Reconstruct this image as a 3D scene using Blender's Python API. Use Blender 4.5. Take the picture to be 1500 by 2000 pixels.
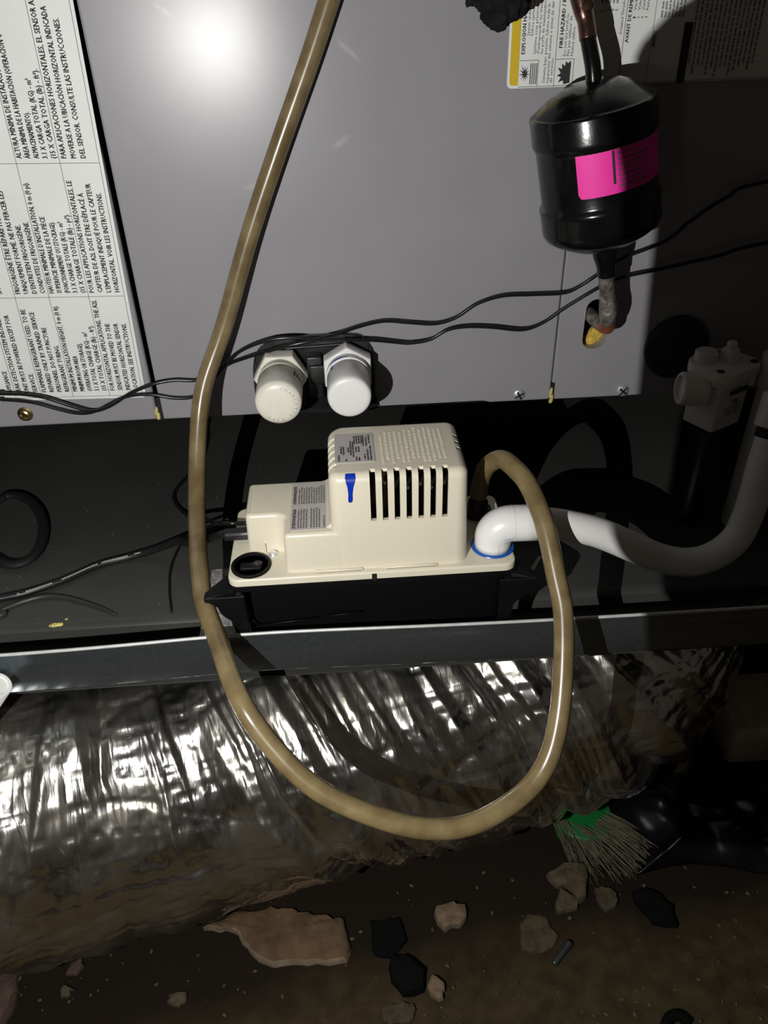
import bpy, bmesh, math, random
import numpy as np
from mathutils import Vector, Matrix, noise
random.seed(7); np.random.seed(7)
for o in list(bpy.data.objects): bpy.data.objects.remove(o)
S = bpy.context.scene
COL = S.collection
PI = math.pi

# ------------------------------------------------------------------ camera
CAM = Vector((0.0, -0.74, 0.50))
cam_d = bpy.data.cameras.new('camera'); cam = bpy.data.objects.new('camera', cam_d); COL.objects.link(cam)
pitch, yaw, roll = math.radians(34.5), math.radians(3.0), math.radians(1.6)
fw = Vector((math.sin(yaw)*math.cos(pitch), math.cos(yaw)*math.cos(pitch), -math.sin(pitch)))
r0 = Vector((math.cos(yaw), -math.sin(yaw), 0)); u0 = r0.cross(fw)
a = -roll
rt = math.cos(a)*r0 + math.sin(a)*u0; up = -math.sin(a)*r0 + math.cos(a)*u0
if (Vector((0, 0, -1)).dot(rt)) < 0:
    a = roll; rt = math.cos(a)*r0 + math.sin(a)*u0; up = -math.sin(a)*r0 + math.cos(a)*u0
M = Matrix((rt, up, -fw)).transposed().to_4x4(); M.translation = CAM
cam.matrix_world = M
cam_d.sensor_fit = 'VERTICAL'; cam_d.sensor_height = 32.0; cam_d.lens = 32.0*1500/2000
cam_d.clip_start = 0.01; cam_d.clip_end = 50
S.camera = cam
# ------------------------------------------------------------------ world, lamp, exposure
w = bpy.data.worlds.new('dim_crawl_space'); S.world = w; w.use_nodes = True
bg = w.node_tree.nodes['Background']; bg.inputs[0].default_value = (1.0, 0.86, 0.70, 1); bg.inputs[1].default_value = 0.022
S.view_settings.view_transform = 'Standard'; S.view_settings.look = 'None'
S.view_settings.exposure = 0.0; S.view_settings.gamma = 1.0; S.view_settings.use_curve_mapping = False
LP = Vector((-0.176, -0.74, 0.392))          # the flash, set low and left of the lens
ld = bpy.data.lights.new('flash', 'POINT'); ld.energy = 17.0; ld.shadow_soft_size = 0.0004; ld.color = (1.0, 0.985, 0.95)
flash = bpy.data.objects.new('flash', ld); COL.objects.link(flash); flash.location = LP

# ------------------------------------------------------------------ materials
def pmat(name, col, rough=0.5, metal=0.0, var=0.0, vs=30.0, bump=0.0, bs=200.0, coat=0.0, spec=0.5, col2=None, rvar=0.0, det=4.0, stretch=None):
    m = bpy.data.materials.new(name); m.use_nodes = True
    nt = m.node_tree; b = nt.nodes['Principled BSDF']
    b.inputs['Roughness'].default_value = rough; b.inputs['Metallic'].default_value = metal
    b.inputs['Specular IOR Level'].default_value = spec
    b.inputs['Coat Weight'].default_value = coat; b.inputs['Coat Roughness'].default_value = 0.08
    b.inputs['Base Color'].default_value = (*col, 1)
    tc = nt.nodes.new('ShaderNodeTexCoord'); src = tc.outputs['Object']
    if stretch:
        mp = nt.nodes.new('ShaderNodeMapping'); mp.inputs['Scale'].default_value = stretch
        nt.links.new(src, mp.inputs['Vector']); src = mp.outputs['Vector']
    if var > 0 or col2 is not None or rvar > 0:
        n = nt.nodes.new('ShaderNodeTexNoise'); n.inputs['Scale'].default_value = vs; n.inputs['Detail'].default_value = det
        nt.links.new(src, n.inputs['Vector'])
        rp = nt.nodes.new('ShaderNodeValToRGB')
        c2 = col2 if col2 is not None else tuple(c*(1-var) for c in col)
        c1 = col if col2 is not None else tuple(min(1, c*(1+var)) for c in col)
        rp.color_ramp.elements[0].position = 0.35; rp.color_ramp.elements[0].color = (*c2, 1)
        rp.color_ramp.elements[1].position = 0.65; rp.color_ramp.elements[1].color = (*c1, 1)
        nt.links.new(n.outputs['Fac'], rp.inputs['Fac']); nt.links.new(rp.outputs['Color'], b.inputs['Base Color'])
        if rvar > 0:
            mr = nt.nodes.new('ShaderNodeMapRange'); mr.inputs[3].default_value = rough-rvar; mr.inputs[4].default_value = rough+rvar
            mr.inputs[1].default_value = 0.3; mr.inputs[2].default_value = 0.7
            nt.links.new(n.outputs['Fac'], mr.inputs[0]); nt.links.new(mr.outputs[0], b.inputs['Roughness'])
    if bump > 0:
        n2 = nt.nodes.new('ShaderNodeTexNoise'); n2.inputs['Scale'].default_value = bs; n2.inputs['Detail'].default_value = 5
        nt.links.new(src, n2.inputs['Vector'])
        bp = nt.nodes.new('ShaderNodeBump'); bp.inputs['Strength'].default_value = bump; bp.inputs['Distance'].default_value = 0.002
        nt.links.new(n2.outputs['Fac'], bp.inputs['Height']); nt.links.new(bp.outputs['Normal'], b.inputs['Normal'])
    return m

MT = {}
MT['black_print'] = pmat('black_print', (0.02, 0.02, 0.022), 0.6)
MT['grey_print'] = pmat('grey_print', (0.17, 0.165, 0.16), 0.6)
MT['line_print'] = pmat('line_print', (0.11, 0.11, 0.11), 0.6)
MT['label_white'] = pmat('label_white', (0.80, 0.81, 0.79), 0.45, var=0.03, vs=15)
MT['label_yellow'] = pmat('label_yellow', (0.66, 0.46, 0.01), 0.5)
MT['label_silver'] = pmat('label_silver', (0.50, 0.475, 0.46), 0.4, var=0.03, vs=60)
MT['pink'] = pmat('pink_label', (0.90, 0.030, 0.38), 0.55)
MT['cream'] = pmat('cream_plastic', (0.70, 0.65, 0.52), 0.33, var=0.02, vs=12, bump=0.02, bs=900)
MT['pvc_old'] = pmat('aged_pvc', (0.74, 0.715, 0.63), 0.4, var=0.05, vs=60)
MT['pvc'] = pmat('white_pvc', (0.80, 0.80, 0.78), 0.32, var=0.02, vs=40)
MT['pvc_grey'] = pmat('printed_grey_pvc', (0.60, 0.58, 0.53), 0.45, var=0.05, vs=60)
MT['switch_white'] = pmat('switch_plastic', (0.72, 0.68, 0.64), 0.35, var=0.04, vs=30)
MT['black_plastic'] = pmat('black_plastic', (0.012, 0.012, 0.013), 0.38, bump=0.05, bs=600)
MT['tank_black'] = pmat('tank_black', (0.003, 0.003, 0.0035), 0.5, bump=0.03, bs=500, spec=0.2)
MT['wire'] = pmat('black_wire', (0.010, 0.010, 0.011), 0.25)
MT['cord'] = pmat('black_cord', (0.010, 0.010, 0.010), 0.4)
MT['reflection_grey'] = pmat('reflection_grey', (0.035, 0.035, 0.035), 0.4)
MT['drier'] = pmat('drier_black', (0.0035, 0.004, 0.004), 0.20, var=0.3, vs=40, bump=0.04, bs=350, coat=0.15, spec=0.4)
MT['foam'] = pmat('black_foam', (0.010, 0.010, 0.010), 0.95, var=0.4, vs=80, bump=0.6, bs=220, spec=0.15)
MT['steel'] = pmat('galvanised_steel', (0.25, 0.285, 0.31), 0.22, 0.9, var=0.10, vs=260, bump=0.012, bs=500)
MT['steel_speck'] = pmat('spangled_steel', (0.40, 0.39, 0.38), 0.5, 0.25, var=0.35, vs=300, rvar=0.2, bump=0.2, bs=500)
MT['zinc'] = pmat('zinc_screw', (0.72, 0.75, 0.78), 0.35, 0.7)
MT['zinc_edge'] = pmat('bright_zinc_edge', (0.66, 0.67, 0.66), 0.42, 0.35, var=0.1, vs=90)
MT['brass'] = pmat('yellow_zinc_screw', (0.42, 0.32, 0.16), 0.3, 1.0)
MT['copper'] = pmat('tarnished_copper', (0.19, 0.105, 0.085), 0.28, 0.9, var=0.35, vs=60, bump=0.2, bs=120)
MT['copper_red'] = pmat('red_copper', (0.42, 0.12, 0.05), 0.45, 0.5, var=0.3, vs=90)
MT['braze'] = pmat('burnt_braze', (0.36, 0.32, 0.29), 0.36, 0.55, col2=(0.12, 0.10, 0.085), vs=120, bump=0.9, bs=190)
MT['yellow_foam'] = pmat('yellow_insulation', (0.62, 0.42, 0.07), 0.9, var=0.3, vs=300, bump=0.6, bs=400)
MT['pale_tuft'] = pmat('pale_yellow_tuft', (0.60, 0.52, 0.18), 0.9, var=0.3, vs=300)
MT['blue'] = pmat('blue_ink', (0.004, 0.028, 0.36), 0.3)
MT['blue_primer'] = pmat('blue_cement', (0.01, 0.09, 0.42), 0.3)
MT['pale_blue'] = pmat('pale_blue_smear', (0.42, 0.56, 0.62), 0.4)
MT['plate'] = pmat('dark_pan_metal', (0.046, 0.046, 0.043), 0.42, var=0.12, vs=7, rvar=0.04, bump=0.03, bs=120)
MT['dust'] = pmat('dust', (0.26, 0.25, 0.22), 0.9)
MT['brown_motor'] = pmat('motor_varnish', (0.055, 0.024, 0.012), 0.4, var=0.6, vs=120)
MT['dark'] = pmat('unlit_black', (0.004, 0.004, 0.004), 0.7)
MT['cabinet_in'] = pmat('cabinet_liner', (0.008, 0.008, 0.008), 0.8)
MT['slab'] = pmat('rusty_mortar', (0.135, 0.085, 0.045), 0.95, col2=(0.075, 0.043, 0.020), vs=45, bump=0.7, bs=170)
MT['slab_edge'] = pmat('pale_mortar', (0.22, 0.165, 0.11), 0.95, var=0.2, vs=90, bump=0.5, bs=150)
MT['rock'] = pmat('pale_stone', (0.22, 0.155, 0.10), 0.95, col2=(0.13, 0.09, 0.055), vs=90, bump=0.6, bs=200)
MT['dim_rock'] = pmat('dirty_stone', (0.105, 0.083, 0.048), 0.95, col2=(0.050, 0.037, 0.020), vs=80, bump=0.6, bs=200)
MT['soil_rock'] = pmat('soil_coloured_stone', (0.075, 0.058, 0.032), 0.95, col2=(0.040, 0.030, 0.016), vs=90, bump=0.8, bs=160)
MT['pink_rock'] = pmat('reddish_stone', (0.10, 0.058, 0.045), 0.95, col2=(0.055, 0.032, 0.025), vs=60, bump=0.6, bs=180)
MT['rubber'] = pmat('black_lump', (0.004, 0.004, 0.004), 0.9, bump=0.4, bs=150, spec=0.1)
MT['green'] = pmat('green_plastic', (0.006, 0.16, 0.03), 0.4)
MT['straw'] = pmat('straw', (0.085, 0.075, 0.045), 0.8, var=0.3, vs=90)
MT['sheet'] = pmat('black_sheeting', (0.004, 0.004, 0.006), 0.33, bump=0.2, bs=60, spec=0.35)
MT['block'] = pmat('pale_concrete', (0.66, 0.58, 0.46), 0.9, var=0.12, vs=60, bump=0.3, bs=150)

def paint_material():
    m = pmat('grey_cabinet_paint', (0.290, 0.283, 0.303), 0.30, var=0.025, vs=14, bump=0.012, bs=1100, spec=0.42)
    nt = m.node_tree; b = nt.nodes['Principled BSDF']
    tc = [n for n in nt.nodes if n.type == 'TEX_COORD'][0]
    prev = None
    sm = [(-0.103, 0.383, 0.0135, 0.0050, 35), (-0.125, 0.362, 0.010, 0.003, 35), (0.030, 0.422, 0.006, 0.016, 12), (0.035, 0.400, 0.005, 0.010, 20),
          (-0.09, 0.392, 0.004, 0.010, 15), (-0.063, 0.230, 0.018, 0.004, -12), (0.020, 0.330, 0.016, 0.003, 40), (-0.153, 0.44, 0.003, 0.02, 10), (0.01, 0.262, 0.012, 0.004, -35), (0.13, 0.42, 0.006, 0.003, 0)]
    for (x, z, rx, rz, ang) in sm:
        mp = nt.nodes.new('ShaderNodeMapping'); mp.vector_type = 'TEXTURE'
        mp.inputs['Location'].default_value = (x, 0, z); mp.inputs['Rotation'].default_value = (0, math.radians(ang), 0)
        mp.inputs['Scale'].default_value = (rx, 1e6, rz)
        nt.links.new(tc.outputs['Object'], mp.inputs['Vector'])
        ln = nt.nodes.new('ShaderNodeVectorMath'); ln.operation = 'LENGTH'; nt.links.new(mp.outputs['Vector'], ln.inputs[0])
        mr = nt.nodes.new('ShaderNodeMapRange'); mr.inputs[1].default_value = 1.0; mr.inputs[2].default_value = 0.35
        mr.inputs[3].default_value = 0.0; mr.inputs[4].default_value = 1.0
        nt.links.new(ln.outputs['Value'], mr.inputs[0])
        if prev is None: prev = mr.outputs[0]
        else:
            mx = nt.nodes.new('ShaderNodeMath'); mx.operation = 'MAXIMUM'; nt.links.new(prev, mx.inputs[0]); nt.links.new(mr.outputs[0], mx.inputs[1]); prev = mx.outputs[0]
    n = nt.nodes.new('ShaderNodeTexNoise'); n.inputs['Scale'].default_value = 180; nt.links.new(tc.outputs['Object'], n.inputs['Vector'])
    mu = nt.nodes.new('ShaderNodeMath'); mu.operation = 'MULTIPLY'; nt.links.new(prev, mu.inputs[0]); nt.links.new(n.outputs['Fac'], mu.inputs[1])
    m2 = nt.nodes.new('ShaderNodeMath'); m2.operation = 'MULTIPLY'; nt.links.new(mu.outputs[0], m2.inputs[0]); m2.inputs[1].default_value = 1.25
    old = b.inputs['Base Color'].links[0].from_socket
    mix = nt.nodes.new('ShaderNodeMixRGB'); nt.links.new(m2.outputs[0], mix.inputs[0]); nt.links.new(old, mix.inputs[1]); mix.inputs[2].default_value = (0.42, 0.41, 0.40, 1)
    nt.links.new(mix.outputs[0], b.inputs['Base Color'])
    return m
MT['paint'] = paint_material()

def hose_material():
    m = pmat('stained_vinyl', (0.225, 0.172, 0.085), 0.27, col2=(0.135, 0.096, 0.042), vs=42, coat=0.25, det=6)
    b = m.node_tree.nodes['Principled BSDF']
    b.inputs['Subsurface Weight'].default_value = 0.25; b.inputs['Subsurface Radius'].default_value = (0.006, 0.004, 0.002); b.inputs['Subsurface Scale'].default_value = 0.6
    return m
MT['hose'] = hose_material()

def foil_material():
    m = bpy.data.materials.new('crinkled_foil'); m.use_nodes = True; nt = m.node_tree; b = nt.nodes['Principled BSDF']
    b.inputs['Metallic'].default_value = 1.0
    uv = nt.nodes.new('ShaderNodeUVMap'); uv.uv_map = 'uv'
    tc = nt.nodes.new('ShaderNodeTexCoord')
    def noise_(scale, sx, sy, det=4, src=uv.outputs['UV']):
        mp = nt.nodes.new('ShaderNodeMapping'); mp.inputs['Scale'].default_value = (sx, sy, 1); nt.links.new(src, mp.inputs['Vector'])
        n = nt.nodes.new('ShaderNodeTexNoise'); n.inputs['Scale'].default_value = scale; n.inputs['Detail'].default_value = det
        nt.links.new(mp.outputs['Vector'], n.inputs['Vector']); return n
    # brown, duller patches spread at random over the foil
    d = noise_(16, 1, 1, 6)
    rp = nt.nodes.new('ShaderNodeValToRGB'); rp.color_ramp.elements[0].position = 0.42; rp.color_ramp.elements[1].position = 0.80
    rp.color_ramp.elements[0].color = (0, 0, 0, 1); rp.color_ramp.elements[1].color = (1, 1, 1, 1)
    nt.links.new(d.outputs['Fac'], rp.inputs['Fac'])
    mix = nt.nodes.new('ShaderNodeMixRGB'); mix.inputs[1].default_value = (0.90, 0.89, 0.86, 1); mix.inputs[2].default_value = (0.46, 0.40, 0.30, 1)
    nt.links.new(rp.outputs['Color'], mix.inputs[0]); nt.links.new(mix.outputs[0], b.inputs['Base Color'])
    mr = nt.nodes.new('ShaderNodeMapRange'); mr.inputs[3].default_value = 0.19; mr.inputs[4].default_value = 0.36
    nt.links.new(rp.outputs['Color'], mr.inputs[0]); nt.links.new(mr.outputs[0], b.inputs['Roughness'])
    mm = nt.nodes.new('ShaderNodeMapRange'); mm.inputs[3].default_value = 1.0; mm.inputs[4].default_value = 0.93
    nt.links.new(rp.outputs['Color'], mm.inputs[0]); nt.links.new(mm.outputs[0], b.inputs['Metallic'])
    # crinkles: voronoi facets drawn out around the tube plus fine creases
    mp = nt.nodes.new('ShaderNodeMapping'); mp.inputs['Scale'].default_value = (95, 13, 1); nt.links.new(uv.outputs['UV'], mp.inputs['Vector'])
    nz = noise_(30, 1, 1, 2)
    mxv = nt.nodes.new('ShaderNodeMixRGB'); mxv.blend_type = 'ADD'; mxv.inputs[0].default_value = 1.2
    nt.links.new(mp.outputs['Vector'], mxv.inputs[1]); nt.links.new(nz.outputs['Color'], mxv.inputs[2])
    vo = nt.nodes.new('ShaderNodeTexVoronoi'); vo.feature = 'F1'; vo.distance = 'CHEBYCHEV'; vo.inputs['Scale'].default_value = 1.0
    nt.links.new(mxv.outputs[0], vo.inputs['Vector'])
    fine = noise_(150, 2.2, 0.4, 3)
    b1 = nt.nodes.new('ShaderNodeBump'); b1.inputs['Strength'].default_value = 0.22; b1.inputs['Distance'].default_value = 0.006
    nt.links.new(vo.outputs['Distance'], b1.inputs['Height'])
    b2 = nt.nodes.new('ShaderNodeBump'); b2.inputs['Strength'].default_value = 0.10; b2.inputs['Distance'].default_value = 0.002
    nt.links.new(fine.outputs['Fac'], b2.inputs['Height']); nt.links.new(b1.outputs['Normal'], b2.inputs['Normal'])
    nt.links.new(b2.outputs['Normal'], b.inputs['Normal'])
    return m
MT['foil'] = foil_material()

def soil_material():
    m = pmat('crawl_space_soil', (0.052, 0.038, 0.020), 0.95, bump=0.5, bs=120, spec=0.2)
    nt = m.node_tree; b = nt.nodes['Principled BSDF']
    tc = [n for n in nt.nodes if n.type == 'TEX_COORD'][0]
    big = nt.nodes.new('ShaderNodeTexNoise'); big.inputs['Scale'].default_value = 5; big.inputs['Detail'].default_value = 5
    sm = nt.nodes.new('ShaderNodeTexNoise'); sm.inputs['Scale'].default_value = 55; sm.inputs['Detail'].default_value = 6
    for n in (big, sm): nt.links.new(tc.outputs['Object'], n.inputs['Vector'])
    # darker band in the soil colour running along the duct
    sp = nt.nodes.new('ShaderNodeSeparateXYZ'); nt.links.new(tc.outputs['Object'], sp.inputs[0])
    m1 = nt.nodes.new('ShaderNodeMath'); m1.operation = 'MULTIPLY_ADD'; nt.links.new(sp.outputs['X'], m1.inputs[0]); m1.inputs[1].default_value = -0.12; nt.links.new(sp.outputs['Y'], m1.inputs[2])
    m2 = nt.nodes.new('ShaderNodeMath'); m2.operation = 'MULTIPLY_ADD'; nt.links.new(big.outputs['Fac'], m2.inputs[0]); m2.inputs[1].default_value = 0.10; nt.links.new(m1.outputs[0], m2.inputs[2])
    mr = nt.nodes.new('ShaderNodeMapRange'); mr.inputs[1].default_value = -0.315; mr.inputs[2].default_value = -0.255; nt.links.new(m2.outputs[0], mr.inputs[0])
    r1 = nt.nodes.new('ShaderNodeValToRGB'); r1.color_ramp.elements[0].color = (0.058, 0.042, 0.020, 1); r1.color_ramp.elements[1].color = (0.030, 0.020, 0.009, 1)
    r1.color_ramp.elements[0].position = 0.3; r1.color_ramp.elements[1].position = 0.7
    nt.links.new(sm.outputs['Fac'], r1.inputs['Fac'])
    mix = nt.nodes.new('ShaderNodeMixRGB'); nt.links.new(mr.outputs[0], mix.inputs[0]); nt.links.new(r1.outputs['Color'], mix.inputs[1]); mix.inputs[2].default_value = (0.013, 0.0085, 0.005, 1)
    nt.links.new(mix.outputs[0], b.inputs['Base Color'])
    return m
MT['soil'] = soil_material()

# ------------------------------------------------------------------ building helpers (all coordinates are world coordinates)
def worldloc(o):
    v = Vector((0, 0, 0))
    while o is not None: v = v + o.location; o = o.parent
    return v
def obj(name, verts, faces, mat, parent=None, smooth=False, base=None, uvs=None):
    me = bpy.data.meshes.new(name)
    off = worldloc(parent) if parent is not None else (Vector(base) if base is not None else Vector((0, 0, 0)))
    me.from_pydata([(v[0]-off.x, v[1]-off.y, v[2]-off.z) for v in verts], [], [tuple(f) for f in faces]); me.update()
    me.materials.append(MT[mat] if isinstance(mat, str) else mat)
    if smooth is True: me.polygons.foreach_set('use_smooth', [True]*len(me.polygons))
    elif smooth: me.set_sharp_from_angle(angle=math.radians(smooth)); 
    o = bpy.data.objects.new(name, me); COL.objects.link(o)
    if parent is not None: o.parent = parent
    else: o.location = off
    return o
def from_bm(name, bm, mat, parent=None, smooth=False, base=None):
    bm.normal_update()
    vs = [v.co.copy() for v in bm.verts]; bm.verts.index_update(); fs = [[v.index for v in f.verts] for f in bm.faces]
    bm.free()
    return obj(name, vs, fs, mat, parent, smooth, base)
def thing(name, label, cat, base, group=None):
    o = bpy.data.objects.new(name, None); COL.objects.link(o); o.location = base; o.empty_display_size = 0.02
    o['label'] = label; o['category'] = cat
    if group: o['group'] = group
    return o
def tag(o, label, cat, group=None, kind=None):
    o['label'] = label; o['category'] = cat
    if group: o['group'] = group
    if kind: o['kind'] = kind
    return o
def catmull(pts, n=8, closed=False):
    P = [Vector(p) for p in pts]; out = []
    for i in range(len(P)-1):
        p0 = P[i-1] if i > 0 else P[i]*2-P[i+1]; p1 = P[i]; p2 = P[i+1]; p3 = P[i+2] if i+2 < len(P) else P[i+1]*2-P[i]
        for k in range(n):
            t = k/n; t2 = t*t; t3 = t2*t
            out.append(0.5*((2*p1)+(p2-p0)*t+(2*p0-5*p1+4*p2-p3)*t2+(3*p1-p0-3*p2+p3)*t3))
    out.append(P[-1]); return out
def tube_geo(path, r, seg=14, flat=1.0, cap=True):
    path = [Vector(p) for p in path]; n = len(path); R = r if hasattr(r, '__len__') else [r]*n
    V = []; F = []
    T = []
    for i in range(n):
        d = path[min(i+1, n-1)]-path[max(i-1, 0)]; T.append(d.normalized())
    ref = Vector((0, 0, 1)) if abs(T[0].z) < 0.8 else Vector((0, 1, 0))
    N = (ref - T[0]*ref.dot(T[0])).normalized()
    for i in range(n):
        N = (N - T[i]*N.dot(T[i])).normalized(); B = T[i].cross(N)
        for k in range(seg):
            a = 2*PI*k/seg; V.append(path[i]+(N*math.cos(a)*flat+B*math.sin(a))*R[i])
    for i in range(n-1):
        for k in range(seg):
            k2 = (k+1) % seg; F.append((i*seg+k, i*seg+k2, (i+1)*seg+k2, (i+1)*seg+k))
    if cap:
        F.append(tuple(reversed(range(seg)))); F.append(tuple((n-1)*seg+k for k in range(seg)))
    return V, F
def tube(name, pts, r, mat, parent=None, n=8, seg=14, flat=1.0, base=None, raw=False):
    path = pts if raw else catmull(pts, n)
    if hasattr(r, '__len__') and not raw:
        r = list(np.interp(np.linspace(0, len(pts)-1, len(path)), range(len(pts)), r))
    V, F = tube_geo(path, r, seg, flat)
    o = obj(name, V, F, mat, parent, True, base if base is not None else (pts[len(pts)//2] if parent is None else None))
    return o
def lathe_geo(prof, p0, axis, seg=40, ref=(0, 0, 1)):
    axis = Vector(axis).normalized(); ref = Vector(ref)
    if abs(ref.dot(axis)) > 0.9: ref = Vector((1, 0, 0))
    N = (ref-axis*ref.dot(axis)).normalized(); B = axis.cross(N); p0 = Vector(p0)
    V = []; F = []
    for (r, h) in prof:
        for k in range(seg):
            a = 2*PI*k/seg; V.append(p0+axis*h+(N*math.cos(a)+B*math.sin(a))*max(r, 1e-5))
    for i in range(len(prof)-1):
        for k in range(seg):
            k2 = (k+1) % seg; F.append((i*seg+k, i*seg+k2, (i+1)*seg+k2, (i+1)*seg+k))
    F.append(tuple(reversed(range(seg)))); F.append(tuple((len(prof)-1)*seg+k for k in range(seg)))
    return V, F
def lathe(name, prof, p0, axis, mat, parent=None, seg=40, smooth=35, ref=(0, 0, 1), base=None):
    V, F = lathe_geo(prof, p0, axis, seg, ref)
    o = obj(name, V, F, mat, parent, True, base)
    if smooth: o.data.set_sharp_from_angle(angle=math.radians(smooth))
    return o
def box_bm(x0, x1, y0, y1, z0, z1, bev=0.0, seg=3, bm=None):
    b = bmesh.new(); bmesh.ops.create_cube(b, size=1)
    for v in b.verts: v.co = Vector(((x0+x1)/2+v.co.x*(x1-x0), (y0+y1)/2+v.co.y*(y1-y0), (z0+z1)/2+v.co.z*(z1-z0)))
    if bev > 0: bmesh.ops.bevel(b, geom=b.edges[:], offset=bev, segments=seg, profile=0.5, affect='EDGES')
    return b
def box(name, x0, x1, y0, y1, z0, z1, mat, parent=None, bev=0.0, seg=3, base=None):
    o = from_bm(name, box_bm(x0, x1, y0, y1, z0, z1, bev, seg), mat, parent, bev > 0, base)
    if bev > 0: o.data.set_sharp_from_angle(angle=math.radians(50))
    return o
def rrect(x0, x1, y0, y1, r, n=6):
    rr = r if hasattr(r, '__len__') else [r]*4
    P = []
    for (cx, cy, a0, q) in ((x1, y1, 0, rr[0]), (x0, y1, 90, rr[1]), (x0, y0, 180, rr[2]), (x1, y0, 270, rr[3])):
        sx = -1 if cx == x1 else 1; sy = -1 if cy == y1 else 1
        for k in range(n+1):
            t = math.radians(a0+90*k/n); P.append((cx+sx*q+q*math.cos(t), cy+sy*q+q*math.sin(t)))
    return P
def prism_bm(outline, h0, h1, bev=0.0, seg=3, top_scale=None, both=False):
    """outline in x/y, extruded from z = h0 to h1, top edge rounded"""
    b = bmesh.new(); lo = [b.verts.new((x, y, h0)) for x, y in outline]
    cx = sum(p[0] for p in outline)/len(outline); cy = sum(p[1] for p in outline)/len(outline); s = top_scale or (1, 1)
    hi = [b.verts.new((cx+(x-cx)*s[0], cy+(y-cy)*s[1], h1)) for x, y in outline]
    n = len(outline)
    b.faces.new(list(reversed(lo))); tf = b.faces.new(hi)
    for i in range(n): b.faces.new((lo[i], lo[(i+1) % n], hi[(i+1) % n], hi[i]))
    if bev > 0:
        ed = list(tf.edges)
        if both: ed += [e for e in b.edges if all(v in lo for v in e.verts)]
        bmesh.ops.bevel(b, geom=ed, offset=bev, segments=seg, profile=0.5, affect='EDGES')
    return b
def rprism(name, outline, h0, h1, r, mat, parent=None, draft=0.0, seg=6):
    P = [Vector(p) for p in outline]; N = len(P); area = sum(P[i].x*P[(i+1) % N].y-P[(i+1) % N].x*P[i].y for i in range(N))
    if area < 0: P.reverse()
    nr = []
    for i in range(N):
        e1 = (P[i]-P[i-1]).normalized(); e2 = (P[(i+1) % N]-P[i]).normalized()
        n = Vector((e1.y+e2.y, -e1.x-e2.x)).normalized(); c = max(0.5, n.dot(Vector((e1.y, -e1.x)))); nr.append(n/c)
    rings = [(0.0, h0), (draft*(h1-r-h0), h1-r)]
    for k in range(1, seg+1):
        t = PI/2*k/seg; rings.append((draft*(h1-r-h0)+r*(1-math.cos(t)), h1-r+r*math.sin(t)))
    V = []; F = []
    for ins, z in rings:
        for i in range(N): q = P[i]-nr[i]*ins; V.append((q.x, q.y, z))
    for k in range(len(rings)-1):
        for i in range(N): F.append((k*N+i, k*N+(i+1) % N, (k+1)*N+(i+1) % N, (k+1)*N+i))
    F.append(tuple(reversed(range(N)))); F.append(tuple((len(rings)-1)*N+i for i in range(N)))
    o = obj(name, V, F, mat, parent, True); o.data.set_sharp_from_angle(angle=math.radians(45)); return o
def prism(name, outline, h0, h1, mat, parent=None, bev=0.0, seg=3, top_scale=None, base=None, xf=None, both=False):
    b = prism_bm(outline, h0, h1, bev, seg, top_scale, both)
    if xf: 
        for v in b.verts: v.co = xf(v.co)
        bmesh.ops.recalc_face_normals(b, faces=b.faces[:])
    o = from_bm(name, b, mat, parent, True, base); o.data.set_sharp_from_angle(angle=math.radians(42)); return o
def boolean(o, cutter_bm, op='DIFFERENCE'):
    me = bpy.data.meshes.new('cut'); cutter_bm.to_mesh(me); cutter_bm.free()
    off = worldloc(o)
    for v in me.vertices: v.co = v.co-off
    c = bpy.data.objects.new('cut', me); COL.objects.link(c); c.location = off
    md = o.modifiers.new('b', 'BOOLEAN'); md.operation = op; md.object = c; md.solver = 'EXACT'
    bpy.context.view_layer.update(); dg = bpy.context.evaluated_depsgraph_get()
    nm = bpy.data.meshes.new_from_object(o.evaluated_get(dg)); o.modifiers.clear(); o.data = nm
    bpy.data.objects.remove(c); bpy.data.meshes.remove(me)
def join_bm(bms):
    me = bpy.data.meshes.new('t'); b = bmesh.new()
    for q in bms:
        q.to_mesh(me); b.from_mesh(me); q.free()
    bpy.data.meshes.remove(me); return b

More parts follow.
